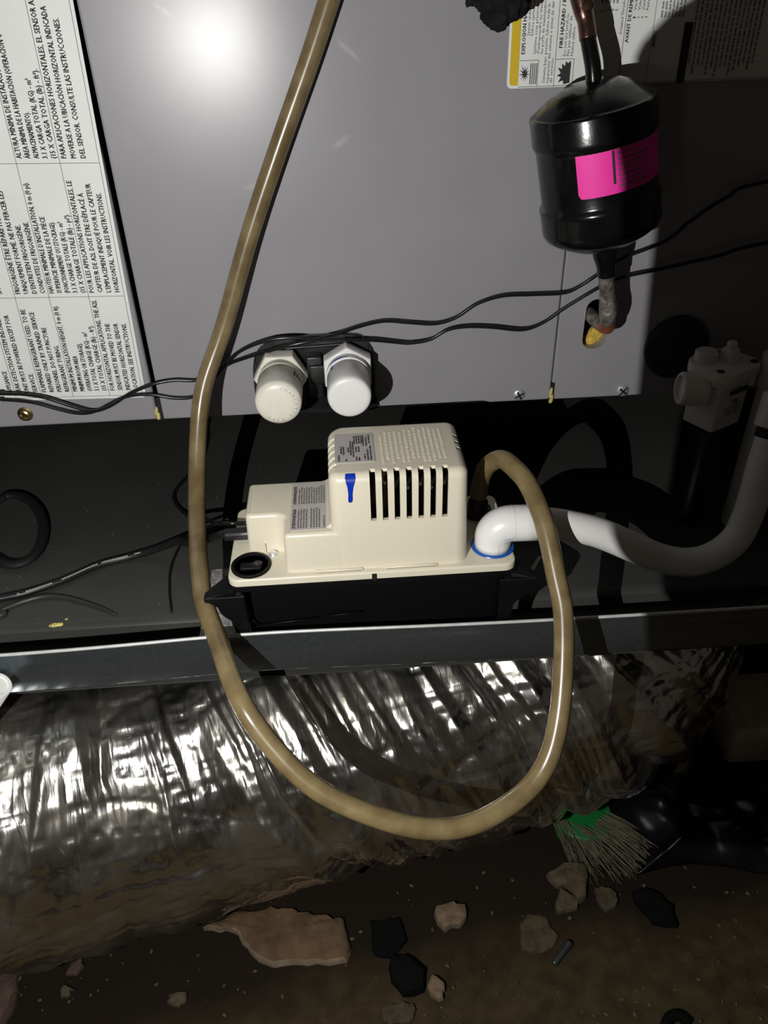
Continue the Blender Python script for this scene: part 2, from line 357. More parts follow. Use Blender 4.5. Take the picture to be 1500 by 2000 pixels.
# flat print: every line of lettering becomes mesh in a label's own frame
def text_tris(body, size=1.0, res=1):
    cu = bpy.data.curves.new('t', 'FONT'); cu.body = body; cu.size = size; cu.resolution_u = res
    o = bpy.data.objects.new('t', cu); COL.objects.link(o)
    bpy.context.view_layer.update(); dg = bpy.context.evaluated_depsgraph_get()
    me = bpy.data.meshes.new_from_object(o.evaluated_get(dg))
    V = [v.co.copy() for v in me.vertices]; F = [tuple(p.vertices) for p in me.polygons]
    bpy.data.objects.remove(o); bpy.data.curves.remove(cu); bpy.data.meshes.remove(me); return V, F
class Print:
    """collects lettering and rules in a (u along the text, v up) frame, mapped onto a surface"""
    def __init__(s, mp): s.mp = mp; s.V = []; s.F = []
    def text(s, body, u, v, h, length=None, bold=0.0, res=1):
        V, F = text_tris(body, 1.0, res)
        if not V: return
        xs = [p.x for p in V]; wdt = max(xs)-min(xs); x0 = min(xs)
        sx = (length/wdt) if length else h/0.70
        passes = [(0, 0)] if bold == 0 else [(-bold, 0), (bold, 0)]
        for (bx, by) in passes:
            n = len(s.V)
            for p in V: s.V.append(s.mp(u+(p.x-x0)*sx+bx, v+p.y*h/0.70+by))
            s.F += [tuple(i+n for i in f) for f in F]
    def bar(s, u0, u1, v0, v1):
        n = len(s.V); s.V += [s.mp(u0, v0), s.mp(u1, v0), s.mp(u1, v1), s.mp(u0, v1)]; s.F.append((n, n+1, n+2, n+3))
    def poly(s, pts):
        n = len(s.V); s.V += [s.mp(*p) for p in pts]; s.F.append(tuple(range(n, n+len(pts))))
    def greek(s, u, v, length, h, rng):
        x = u
        while x < u+length:
            wd = rng.uniform(0.6, 2.0)*h*1.6; wd = min(wd, u+length-x)
            # broken strokes standing for print too small to read
            k = x
            while k < x+wd:
                q = min(rng.uniform(0.25, 0.6)*h, x+wd-k); s.bar(k, k+q, v+rng.uniform(0, 0.15)*h, v+h*rng.uniform(0.75, 1.0)); k += q+0.16*h
            x += wd+0.5*h
    def build(s, name, mat, parent): return obj(name, s.V, s.F, mat, parent)

# ------------------------------------------------------------------ setting: the floor
n = 70
V = []; F = []
for j in range(n+1):
    for i in range(n+1):
        x = -1.6+3.6*i/n; y = -1.3+3.2*j/n
        V.append((x, y, -0.405+0.006*noise.noise(Vector((x*7, y*7, 0)))+0.003*noise.noise(Vector((x*25, y*25, 3)))))
for j in range(n):
    for i in range(n): q = j*(n+1)+i; F.append((q, q+1, q+n+2, q+n+1))
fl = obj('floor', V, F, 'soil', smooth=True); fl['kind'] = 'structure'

# ------------------------------------------------------------------ air handler cabinet
CB = 0.1255   # bottom edge of the cabinet
ah = thing('air_handler', 'large grey painted air handler cabinet with printed labels above the black pan', 'air handler', (0.0, 0.0, CB))
box('cabinet_body', -0.90, 0.95, 0.050, 0.55, CB+0.001, 1.25, 'cabinet_in', ah)
box('access_panel', -0.90, -0.1975, -0.0005, 0.011, CB, 1.25, 'paint', ah, bev=0.0035, seg=4)
b = box_bm(-0.1930, 0.2215, 0.0, 0.011, CB, 1.25, 0.0022, 3)
for k in range(1, 15):
    bmesh.ops.bisect_plane(b, geom=b.verts[:]+b.edges[:]+b.faces[:], plane_co=(-0.193+0.025*k, 0, 0), plane_no=(1, 0, 0))
for z in (0.2, 0.3, 0.4, 0.5, 0.6):
    bmesh.ops.bisect_plane(b, geom=b.verts[:]+b.edges[:]+b.faces[:], plane_co=(0, 0, z), plane_no=(0, 0, 1))
for v in b.verts:                    # panel leaned out at its upper left to move the highlight
    t = max(0.0, min(1.0, (0.150-v.co.x)/0.19)); t = t*t*(3-2*t)*0.5+t*0.5; hz = max(0.0, min(v.co.z, 0.62)-0.15)
    v.co.y -= hz*0.028*t
    if v.co.x < -0.18: v.co.x += hz*0.0095
fp_ = from_bm('front_panel', b, 'paint', ah, True); fp_.data.set_sharp_from_angle(angle=math.radians(9))
rp = box('access_panel', 0.2225, 0.95, 0.0, 0.011, CB, 1.25, 'paint', ah, bev=0.0016, seg=3)
# slot for the liquid line
sl = rrect(0.2490, 0.2735, 0.1820, 0.2345, 0.0105, 8)
boolean(rp, prism_bm([(x, -z) for x, z in sl], -0.05, 0.03) if False else (lambda b: ([setattr(v, 'co', Vector((v.co.x, v.co.z, v.co.y))) for v in b.verts], bmesh.ops.recalc_face_normals(b, faces=b.faces[:]), b)[2])(prism_bm(sl, -0.03, 0.0115)))
tube('insulation_roll', [(0.2440, 0.0200, 0.1790), (0.254, 0.0200, 0.1775), (0.264, 0.0200, 0.1835), (0.2745, 0.0200, 0.1975)], 0.0085, 'yellow_foam', ah)
for o_ in (rp,): o_.data.polygons.foreach_set('use_smooth', [False]*len(o_.data.polygons))
# tufts of insulation poking from the seams
for (x, z, h) in ((-0.1965, 0.1335, 0.013), (0.2220, 0.1305, 0.016)):
    V, F = tube_geo(catmull([(x-0.0004, -0.001, z-h*0.5), (x+0.0008, -0.0022, z-h*0.15), (x-0.0006, -0.0020, z+h*0.2), (x+0.0004, -0.0008, z+h*0.6)], 4), [0.0016, 0.0022, 0.0024, 0.0022, 0.002, 0.0024, 0.0026, 0.0022, 0.0020, 0.0020, 0.0018, 0.0014, 0.001], 7)
    obj('insulation_tuft', V, F, 'pale_tuft', ah, True)
# black strips standing in for the shaded gap of the seam above the tufts
prism('seam_shade_strip', [(-0.1955, -0.0012), (-0.1912, -0.0012), (-0.1918, 0.004), (-0.1950, 0.004)], CB+0.0004, CB+0.026, 'dark', ah)
prism('seam_shade_strip', [(0.2214, -0.0010), (0.2250, -0.0010), (0.2246, 0.004), (0.2218, 0.004)], CB+0.0004, CB+0.020, 'dark', ah)
# screws
def screw(x, z, mat, r, parent, hex_=False, slotang=0.6):
    prof = [(r, 0.0005), (r, 0.0012), (r*0.92, 0.0024), (r*0.6, 0.0034), (r*0.05, 0.0038)]
    o = lathe('screw', prof, (x, 0, z), (0, -1, 0), mat, parent, 20, 40)
    c, s = math.cos(slotang), math.sin(slotang); L = r*0.85; t = r*0.14
    for q in (0, PI/2):
        c, s = math.cos(slotang+q), math.sin(slotang+q)
        P = [(x+c*L-s*t, -0.0039, z+s*L+c*t), (x-c*L-s*t, -0.0039, z-s*L+c*t), (x-c*L+s*t, -0.0039, z-s*L-c*t), (x+c*L+s*t, -0.0039, z+s*L-c*t)]
        obj('screw_slot', P, [(0, 1, 2, 3)], 'dark', o)
    return o
screw(0.1870, 0.1338, 'zinc', 0.0062, ah, slotang=0.5); screw(0.3001, 0.1324, 'zinc', 0.0066, ah, slotang=0.9)
hx = [(math.cos(PI/3*k)*0.0062, math.sin(PI/3*k)*0.0062) for k in range(6)]
sc = lathe('screw', [(0.0078, 0.0), (0.0078, 0.0012), (0.0058, 0.0018), (0.0056, 0.0052), (0.0040, 0.0060), (0.0030, 0.0045), (0.0001, 0.0042)], (-0.3313, 0, 0.1406), (0, -1, 0), 'brass', ah, 24, 35)
sc['label'] = 'brass coloured hex screw'
# dark drain port plate
pl = [(-0.086, 0.130), (0.027, 0.128), (0.0318, 0.140), (0.0318, 0.188), (0.0255, 0.2045), (0.0110, 0.2125), (-0.0560, 0.2125), (-0.0745, 0.2075), (-0.0890, 0.190), (-0.0915, 0.150)]
cp = catmull([(x, 0, z) for x, z in pl]+[(pl[0][0], 0, pl[0][1])], 5)[:-1]
dp = prism('drain_port_plate', [(p.x, p.z) for p in cp], 0.0, 0.0075, 'black_plastic', ah, bev=0.0022, xf=lambda c: Vector((c.x, -c.z, c.y)))
box('port_rib', -0.0360, -0.0200, -0.0200, -0.007, 0.150, 0.196, 'black_plastic', dp, bev=0.002)
box('port_rib', -0.0330, -0.0170, -0.0240, -0.019, 0.168, 0.188, 'black_plastic', dp, bev=0.0015)
tube('port_rib', [(-0.080, -0.008, 0.186), (-0.060, -0.008, 0.2000), (-0.02, -0.008, 0.2025), (0.012, -0.008, 0.2020), (0.026, -0.008, 0.188)], 0.0016, 'black_plastic', dp)
lathe('black_disc', [(0.034, 0), (0.034, 0.004), (0.030, 0.007), (0.022, 0.007), (0.020, 0.003), (0.001, 0.003)], (0.350, 0, 0.180), (0, -1, 0), 'black_plastic', ah, 36)  # black round disc on the cabinet face behind the float switch inlet

# ---- the big white instruction label
TH = math.radians(1.7)
def lab_map(u, v, lift=0.0):   # u up the label, v to the left of its lower right corner
    x0, z0 = -0.2045, 0.1528
    return Vector((x0-v*math.cos(TH)+u*math.sin(TH), -0.0006-lift, z0+u*math.cos(TH)+v*math.sin(TH)*0.9))
LB = thing  # (labels are parts)
out = rrect(0.0, 0.56, 0.0, 0.36, 0.0045, 4)
b = prism_bm(out, 0.0, 0.0005)
for v_ in b.verts: v_.co = lab_map(v_.co.x, v_.co.y, v_.co.z)
bmesh.ops.recalc_face_normals(b, faces=b.faces[:])
wl = from_bm('instruction_label', b, 'label_white', ah); wl['label'] = 'white table of installation instructions in three languages'
pr = Print(lambda u, v: lab_map(u, v, 0.0009)); ru = Print(lambda u, v: lab_map(u, v, 0.0008))
U0, U1, U2 = 0.0060, 0.1068, 0.2245
def row(u, lst):
    for (v, t, L) in lst:
        pr.text(t, u, v, 0.0046, L if L else len(t)*0.00262, bold=0.00012)
def cell(u, v_top, pitch, lines, cw=0.00262):
    for i, t in enumerate(lines):
        pr.text(t, u, v_top-pitch*(i+1)+pitch*0.22, 0.0046, len(t)*cw, bold=0.00020)
SEP = [0.0030, 0.0365, 0.0735, 0.1050, 0.1305]
cell(U0+0.003, SEP[1], 0.0079, ['FOR HORIZONTAL APPLICATIONS, THE A2L', 'SENSOR MUST BE MOVED TO THE', 'INDICATED HORIZONTAL SENSOR', 'LOCATION. SEE INSTRUCTIONS.'])
cell(U0+0.003, SEP[2], 0.0073, ['MINIMUM INSTALLATION HEIGHT, 0 m (0 ft).', 'MINIMUM ROOM AREA', '(OPERATING OR STORAGE).', '3.1 X TOTAL CHARGE (KG) - m\u00b2', '(15 X TOTAL CHARGE (lb) - ft\u00b2).'], cw=0.00224)
cell(U0+0.003, SEP[3], 0.0077, ['FLAMMABLE REFRIGERANT USED. TO BE', 'REPAIRED ONLY BY TRAINED SERVICE', 'PERSONNEL. DO NOT PUNCTURE', 'REFRIGERANT TUBING.'])
cell(U0+0.003, SEP[4], 0.0082, ['LEAK DETECTION SYSTEM INSTALLED.', 'UNIT MUST BE POWERED EXCEPT FOR', 'SERVICE.'])
cell(U0+0.003, SEP[4]+0.0085, 0.0079, ['APPLIANCE'])
cell(U1+0.004, SEP[1], 0.0079, ['POUR LES APPLICATIONS HORIZONTALES, LE', 'CAPTEUR DE A2L DOIT \u00caTRE D\u00c9PLAC\u00c9 \u00c0', 'L\u2019EMPLACEMENT INDIQU\u00c9 POUR LE CAPTEUR', 'HORIZONTAL. VOIR LES INSTRUCTIONS.'])
cell(U1+0.004, SEP[2], 0.0073, ['HAUTEUR MINIMALE D\u2019INSTALLATION, 0 m (0 pi).', 'SUPERFICIE MINIMALE DE LA PI\u00c8CE', '(FONCTIONNEMENT OU STOCKAGE).', '3.1 X CHARGE TOTALE (KG) - m\u00b2', '(15 X CHARGE TOTALE (lb) - pi\u00b2).'], cw=0.00224)
cell(U1+0.004, SEP[3], 0.0077, ['FRIGORIG\u00c8NE \u00caTRE R\u00c9PAR\u00c9 PAR DU', 'UNIQUEMENT FORM\u00c9. NE PAS PERCER LES', 'D\u2019ENTRETIEN FRIGORIG\u00c8NE.', 'CONDUITES DE FRIGORIG\u00c8NE.'])
cell(U1+0.004, SEP[4], 0.0082, ['FRIGORIG\u00c8NE INFLAMMABLE.', 'SAUF POUR L\u2019ENTRETIEN.'])
cell(U2+0.004, SEP[1], 0.0082, ['PARA APLICACIONES HORIZONTALES, EL SENSOR A2L DEBE', 'MOVERSE A LA UBICACI\u00d3N HORIZONTAL INDICADA', 'DEL SENSOR. CONSULTE LAS INSTRUCCIONES.'])
cell(U2+0.004, SEP[2], 0.0073, ['ALTURA M\u00cdNIMA DE INSTALACI\u00d3N, 0 m (0 ft).', '\u00c1REA M\u00cdNIMA DE LA HABITACI\u00d3N (OPERACI\u00d3N O', 'ALMACENAMIENTO).', '3.1 X CARGA TOTAL (KG) - m\u00b2', '(15 X CARGA TOTAL (lb) - ft\u00b2).'], cw=0.00224)
for s in SEP: ru.bar(0.003, 0.55, s-0.0002, s+0.0002)
for u in (0.0030, U1, U2, 0.345): ru.bar(u-0.0002, u+0.0002, 0.003, 0.35)
pr.build('printed_text', 'black_print', wl); ru.build('printed_rule', 'line_print', wl)

# ---- hazard label at the upper right
H0x, H0z = 0.1540, 0.4235
def haz_map(u, v, lift=0.0, du=0.0):   # u upward, v to the right
    return Vector((H0x+v-u*0.01, -0.0006-lift, H0z+u+v*0.005))
b = prism_bm(rrect(0.0, 0.30, 0.0, 0.50, 0.004, 4), 0.0, 0.0005)
for v_ in b.verts: v_.co = haz_map(v_.co.x, v_.co.y, v_.co.z)
bmesh.ops.recalc_face_normals(b, faces=b.faces[:])
hl = from_bm('hazard_label', b, 'label_white', ah); hl['label'] = 'white safety label with a yellow edge and hazard pictures'
q = Print(lambda u, v: haz_map(u, v, 0.0007))
ol = [(u, v) for u, v in rrect(0.0022, 0.29, 0.0020, 0.0095, [0.0001, 0.0001, 0.003, 0.0001], 4)]
q.poly(ol); q.build('yellow_band', 'label_yellow', hl)
p = Print(lambda u, v: haz_map(u, v, 0.0009)); g = Print(lambda u, v: haz_map(u, v, 0.0009))
def hline(body, u, v, h, cw): p.text(body, u, v-0, h, len(body)*cw, bold=0.00006)
# text runs upward: v of each baseline is measured from the left edge; lettering rises to the left, so v is mirrored
p.mp = lambda u, v: haz_map(u-0.0012, -v, 0.0009); g.mp = p.mp
def ht(body, u, v, h=0.0024, cw=None, bold=0.0): p.text(body, u, -v, h, len(body)*cw if cw else None, bold=bold)
ht('EXPLOSION HAZARD / RISQUE', 0.0265, 0.0138, 0.0031, 0.00228, 0.00015)
ht('System under pressure.', 0.0395, 0.0170, 0.0024, 0.00150)
ht('before system repair.', 0.0395, 0.0200, 0.0024, 0.00150)
ht('Syst\u00e8me sous pression.', 0.0262, 0.0232, 0.0024, 0.00160)
ht('d\u2019entreprendre les travaux', 0.0262, 0.0262, 0.0024, 0.00155)
ht('les ports de maintenance.', 0.0262, 0.0292, 0.0024, 0.00158)
ht('Sistema bajo presi\u00f3n. Libere toda la', 0.0045, 0.0325, 0.0024, 0.00158)
ht('reparaci\u00f3n del sistema o antes de dar', 0.0045, 0.0358, 0.0024, 0.00158)
ht('de servicio.', 0.0045, 0.0388, 0.0024, 0.00158)
ht('FIRE HAZARD / RISQUE', 0.0300, 0.0455, 0.0031, 0.00235, 0.00015)
ht('Do not use torch to', 0.0240, 0.0487, 0.0024, 0.00158)
ht('Ne pas utiliser de', 0.0240, 0.0517, 0.0024, 0.00158)
ht('Nunca utilice', 0.0240, 0.0550, 0.0024, 0.00158)
rng = random.Random(3)
for i, t in enumerate(['1.', '2.', '3.', '4.', '5.']):
    ht(t, 0.0545, 0.0765+0.0031*i, 0.0020, 0.0012)
    g.greek(0.060, -(0.0765+0.0031*i), 0.06+0.02*rng.random(), 0.0019, rng)
ht('Detailed Thresholds', 0.0385, 0.0945, 0.0022, 0.00150)
ht('AVANT DE REMPLACER LA', 0.0320, 0.1010, 0.0030, 0.00235, 0.00012)
for i, t in enumerate(['V\u00e9rifier', 'Vides la', 'Verifier', 'Faites le']):
    ht(str(i+1), 0.0490, 0.1045+0.0034*i, 0.0021, 0.0012)
    ht(t, 0.0545, 0.1045+0.0034*i, 0.0021, 0.00145); g.greek(0.0700, -(0.1045+0.0034*i), 0.08, 0.0019, rng)
ht('ANTES', 0.0280, 0.1245, 0.0030, 0.0023, 0.00012)
for i in range(7): g.greek(0.0490, -(0.1275+0.0030*i), 0.09, 0.0019, rng)
for i in range(15): g.greek(0.004+0.012*rng.random(), -(0.1570+0.0040*i), 0.12-0.02*rng.random(), 0.0021, rng)
k_ = Print(p.mp); k_.bar(0.0005, 0.045, -0.1545, -0.1475); k_.build('printed_bar', 'black_print', hl); xp = Print(p.mp); fp = Print(p.mp)
r_ = Print(p.mp)
r_.bar(0.0015, 0.29, -0.0405, -0.0401); r_.bar(0.0015, 0.29, -0.0969, -0.0965); r_.bar(0.0015, 0.29, -0.1210, -0.1207)
r_.bar(0.0020, 0.0024, -0.4900, -0.0095)
for (v0, v1) in ((0.0098, 0.0262), (0.0403, 0.0565)):
    r_.bar(0.0215, 0.0219, -v1, -v0); r_.bar(0.0020, 0.0219, -v1, -v1+0.0004)
# explosion picture: a burst above a ribbed container
def burst(cu, cv, ro, ri, n, sq):
    P = []
    for k in range(2*n):
        a_ = PI*k/n; rr = ro*(0.75+0.35*rng.random()) if k % 2 == 0 else ri
        P.append((cu+math.cos(a_)*rr, -(cv+math.sin(a_)*rr*sq)))
    return P
cu, cv = 0.0120, 0.0148
tri = burst(cu, cv, 0.0072, 0.0022, 11, 0.72)
for k in range(0, len(tri)): xp.poly([(cu, -cv), tri[k], tri[(k+1) % len(tri)]])
for i in range(4): r_.bar(0.004, 0.0195, -(0.0192+0.0017*i+0.0009), -(0.0192+0.0017*i))
# fire picture
fu, fv = 0.0030, 0.0545
fl_p = [(0.004, 0.054), (0.018, 0.054), (0.0205, 0.0535), (0.0185, 0.0515), (0.0202, 0.0495), (0.0165, 0.0490), (0.0185, 0.0462), (0.0145, 0.0468), (0.0155, 0.0430), (0.0115, 0.0458), (0.0095, 0.0425), (0.0085, 0.0462), (0.0045, 0.0440), (0.0060, 0.0480), (0.0030, 0.0490)]
fc = (0.0115, 0.0505)
for k in range(len(fl_p)):
    a_, b_ = fl_p[k], fl_p[(k+1) % len(fl_p)]; fp.poly([(fc[0], -fc[1]), (a_[0], -a_[1]), (b_[0], -b_[1])])
xp.build('explosion_picture', 'black_print', hl); fp.build('flame_picture', 'black_print', hl); p.build('printed_text', 'black_print', hl); g.build('fine_print', 'grey_print', hl); r_.build('printed_rule', 'line_print', hl)

# ------------------------------------------------------------------ drain pan and rail
pan = thing('drain_pan', 'wide dark metal pan lying under the cabinet and the pump', 'pan', (0.0, 0.15, 0.0))
prof = [(0.60, 0.0), (-0.166, 0.0), (-0.1725, -0.0012), (-0.1760, -0.0045), (-0.1775, -0.020), (-0.1800, -0.022), (-0.236, -0.022)]
th = 0.0018; V = []; F = []
xs = [-1.0, 1.05]
N_ = len(prof)
for x in xs:
    for (y, z) in prof: V.append((x, y, z))
    for (y, z) in prof: V.append((x, y, z-th))
K = 2*N_
for i in range(N_-1):
    F.append((i, i+1, K+i+1, K+i)); F.append((N_+i+1, N_+i, K+N_+i, K+N_+i+1))
    F.append((i, N_+i, N_+i+1, i+1)); F.append((K+i, K+i+1, K+N_+i+1, K+N_+i))
F.append((0, K, K+N_, N_)); F.append((N_-1, N_+N_-1, K+2*N_-1, K+N_-1))
pp = obj('pan_sheet', V, F, 'plate', pan, True); pp.data.set_sharp_from_angle(angle=math.radians(40))
# four blocks carry the cabinet above the pan
for (x, y) in ((-0.75, 0.12), (0.80, 0.12), (-0.75, 0.48), (0.80, 0.48)):
    box('support_block', x-0.06, x+0.06, y-0.05, y+0.05, 0.0, CB, 'black_plastic', ah, bev=0.004)

rail = thing('galvanized_rail', 'long galvanized steel channel along the front of the pan', 'rail', (0.0, -0.243, -0.013))
def rail_y(x): return -0.2435+0.0025*math.exp(-((x+0.10)/0.10)**2)
def rail_z(x): return 0.0315+0.0045*math.exp(-((x+0.06)/0.17)**2)-0.002*max(0, x-0.1)
sec = [(0.0022, -0.0012), (0.0, -0.0014), (0.0, -0.0095), (-0.0005, -0.0108), (-0.0003, -0.0452), (0.0003, -0.0462), (0.0012, -0.0466), (0.030, -0.0466), (0.030, -0.0454), (0.0016, -0.0454), (0.0012, -0.0448), (0.0016, -0.0100)]
xs = list(np.linspace(-0.95, 1.0, 79)); V = []; F = []; m_ = len(sec)
for x in xs:
    for (dy, dz) in sec: V.append((x, rail_y(x)+dy, rail_z(x)+dz))
for i in range(len(xs)-1):
    for k in range(m_):
        k2 = (k+1) % m_; F.append((i*m_+k, (i+1)*m_+k, (i+1)*m_+k2, i*m_+k2))
hp_ = [Vector((x, rail_y(x)+0.0007, rail_z(x)-0.0006)) for x in xs]; tube('hem', hp_, 0.00155, 'zinc_edge', rail, raw=True, seg=12)
ro = obj('channel', V, F, 'steel', rail, True); ro.data.set_sharp_from_angle(angle=math.radians(50))
for x in (-0.70, 0.78):
    box('rail_leg', x-0.02, x+0.02, -0.238, -0.215, -0.40, -0.012, 'steel', rail, bev=0.002)
bk = thing('mounting_bracket', 'speckled galvanized steel strip lying beneath the left end of the pump', 'bracket', (-0.12, -0.15, 0.0))
box('strip', -0.1475, -0.092, -0.170, -0.103, 0.0, 0.0022, 'steel_speck', bk, bev=0.0006, seg=2)
obj('strip_lip', [(-0.1475, -0.170, 0.0022), (-0.092, -0.170, 0.0022), (-0.092, -0.2335, 0.0035), (-0.1475, -0.2335, 0.0035), (-0.1475, -0.170, 0.0004), (-0.092, -0.170, 0.0004), (-0.092, -0.2335, 0.0018), (-0.1475, -0.2335, 0.0018)], [(0, 3, 2, 1), (4, 5, 6, 7), (0, 4, 7, 3), (1, 2, 6, 5), (3, 7, 6, 2), (0, 1, 5, 4)], 'steel_speck', bk)

# ------------------------------------------------------------------ capped drain stubs
def drain_cap(x, z, label, rc, aged):
    t = thing('capped_drain_outlet', label, 'pipe cap', (x, -0.03, z), 'capped drain outlets')
    m1 = 'pvc_old' if aged else 'pvc'; m2 = 'pvc_grey' if aged else 'pvc'
    rot = 0.0 if aged else PI/6
    R = 0.0268
    hx = [(x+R*math.cos(PI/3*k+rot), z+R*math.sin(PI/3*k+rot)) for k in range(6)]
    prism('hex_collar', hx, 0.016, 0.034, m1, t, bev=0.0020, both=True, xf=lambda c: Vector((c.x, -c.z, c.y)))
    lathe('threaded_neck', [(0.0165, 0.006), (0.0165, 0.018)], (x, 0, z), (0, -1, 0), m1, t)
    lathe('adapter_ring', [(0.0200, 0.032), (0.0212, 0.0345), (0.0212, 0.0400), (0.0218, 0.0420), (0.0218, 0.0445), (0.0200, 0.0460), (0.0180, 0.0465), (0.0180, 0.060)], (x, 0, z), (0, -1, 0), m1, t)
    c = lathe('cap', [(rc-0.0022, 0.0470), (rc-0.0006, 0.0475), (rc, 0.0485), (rc, 0.082), (rc-0.0003, 0.0865 if not aged else 0.0850), (rc-0.0011, 0.0882 if not aged else 0.0872), (rc-0.0025 if not aged else rc-0.0042, 0.0892 if not aged else 0.0888), (rc-0.0050 if not aged else rc-0.0075, 0.0897), (0.008, 0.0899), (0.0001, 0.0900)], (x, 0, z), (0, -1, 0), m1, t, 56, 60)
    return t, c
tc1, cp1 = drain_cap(-0.0615, 0.1805, 'yellowed white pipe cap with raised lettering, left of the two drain outlets', 0.0220, True)
tc2, cp2 = drain_cap(0.0050, 0.1830, 'clean white pipe cap with a blue smear on its collar, right drain outlet', 0.0208, False)
# raised lettering around the rim of the old cap
e = Print(None)
word = 'CHARLOTTE PIPE'
for i, ch in enumerate(word):
    if ch == ' ': continue
    an = math.radians(74-15.5*i); rr = 0.0142
    V_, F_ = text_tris(ch, 1.0, 1)
    if not V_: continue
    mx = (max(v.x for v in V_)+min(v.x for v in V_))/2; n0 = len(e.V)
    for v in V_:
        lx, ly = (v.x-mx)*0.0047, v.y*0.0047
        gx = -0.0615+math.cos(an)*(rr+ly)+math.sin(an)*lx; gz = 0.1805+math.sin(an)*(rr+ly)-math.cos(an)*lx
        e.V.append(Vector((gx, -0.08995, gz)))
    n1 = len(e.V)
    for v in e.V[n0:n1]: pass
    e.F += [tuple(k+n0 for k in f) for f in F_]
o = e.build('raised_lettering', 'pvc_grey', cp1)
so = o.modifiers.new('thick', 'SOLIDIFY'); so.thickness = 0.0006; so.offset = 0
pr = Print(lambda u, v: Vector((-0.0615+0.0222*math.sin(u), -v, 0.1805+0.0222*math.cos(u))))
for i in range(5): pr.bar(0.75+0.16*i, 0.83+0.16*i, 0.052+0.0005*i, 0.062-0.001*(i % 2))
pr.build('size_print', 'black_print', cp1)
# blue smear on the right cap's rim
pr = Print(lambda u, v: Vector((0.0050+0.0222*math.sin(u), -v, 0.1830+0.0222*math.cos(u))))
for k in range(10):
    a0 = -0.95+0.10*k; pr.bar(a0, a0+0.10, 0.0425, 0.0440+0.0022*math.sin(PI*(k+0.5)/10))
pr.build('blue_smear', 'blue', tc2)
pr = Print(lambda u, v: Vector((0.0050+0.0210*math.sin(u), -v, 0.1830+0.0210*math.cos(u))))
pr.poly([(-0.95, 0.0478), (-0.74, 0.0478), (-0.76, 0.054), (-0.84, 0.0565), (-0.90, 0.053)])
pr.build('blue_smear', 'blue', tc2)

# ------------------------------------------------------------------ two sensor wires across the cabinet
W1 = [(-0.7000,-0.0120,0.178),(-0.3741,-0.0120,0.1721), (-0.3445,-0.0120,0.1699), (-0.3228,-0.0110,0.1676), (-0.3013,-0.0110,0.1624), (-0.2784,-0.0110,0.1519), (-0.2590,-0.0120,0.1455), (-0.2391,-0.0140,0.1512), (-0.2160,-0.0130,0.1637), (-0.1914,-0.0120,0.1721), (-0.1706,-0.0090,0.1738), (-0.1477,-0.0080,0.1725), (-0.1225,-0.0090,0.1849), (-0.1019,-0.0150,0.2030), (-0.0778,-0.0200,0.2141), (-0.0525,-0.0220,0.2181), (-0.0129,-0.0200,0.2132), (0.0275,-0.0160,0.2095), (0.0532,-0.0120,0.2045), (0.0686,-0.0120,0.2026), (0.0892,-0.0120,0.2054), (0.1055,-0.0120,0.2142), (0.1250,-0.0120,0.2170), (0.1508,-0.0120,0.2152), (0.1821,-0.0120,0.2110), (0.2023,-0.0120,0.2174), (0.2213,-0.0130,0.2311), (0.2511,-0.0160,0.2507), (0.2757,-0.0140,0.2600), (0.3141,-0.0100,0.2655), (0.3678,-0.0100,0.2755), (0.4255,-0.0100,0.2877), (0.70,-0.01,0.32)]
W2 = [(-0.7000,-0.0060,0.168),(-0.3786,-0.0060,0.1625), (-0.3486,-0.0060,0.1608), (-0.3192,-0.0060,0.1562), (-0.2958,-0.0060,0.1473), (-0.2765,-0.0065,0.1415), (-0.2577,-0.0065,0.1427), (-0.2264,-0.0060,0.1562), (-0.2000,-0.0060,0.1582), (-0.1750,-0.0060,0.1527), (-0.1537,-0.0060,0.1537), (-0.1357,-0.0065,0.1681), (-0.1175,-0.0080,0.1860), (-0.0954,-0.0140,0.1964), (-0.0740,-0.0200,0.2040), (-0.0530,-0.0272,0.2119), (-0.0277,-0.0272,0.2159), (-0.0025,-0.0200,0.2190), (0.0179,-0.0140,0.2230), (0.0435,-0.0100,0.2260), (0.0689,-0.0100,0.2232), (0.0944,-0.0100,0.2209), (0.1147,-0.0100,0.2262), (0.1346,-0.0100,0.2388), (0.1595,-0.0100,0.2458), (0.1899,-0.0100,0.2459), (0.2201,-0.0110,0.2464), (0.2344,-0.0120,0.2522), (0.2500,-0.0140,0.2636), (0.2718,-0.0130,0.2776), (0.3141,-0.0100,0.2923), (0.3353,-0.0100,0.3102), (0.3652,-0.0100,0.3296), (0.4101,-0.0100,0.3436), (0.70,-0.01,0.38)]
tag(tube('sensor_wire', W1, 0.0018, 'wire', n=6, seg=10), 'thin black wire, the lower of the two crossing the cabinet right of the caps', 'wire', 'black wires looped across the cabinet')
tag(tube('sensor_wire', W2, 0.0018, 'wire', n=6, seg=10), 'thin black wire, the upper of the two crossing the cabinet right of the caps', 'wire', 'black wires looped across the cabinet')

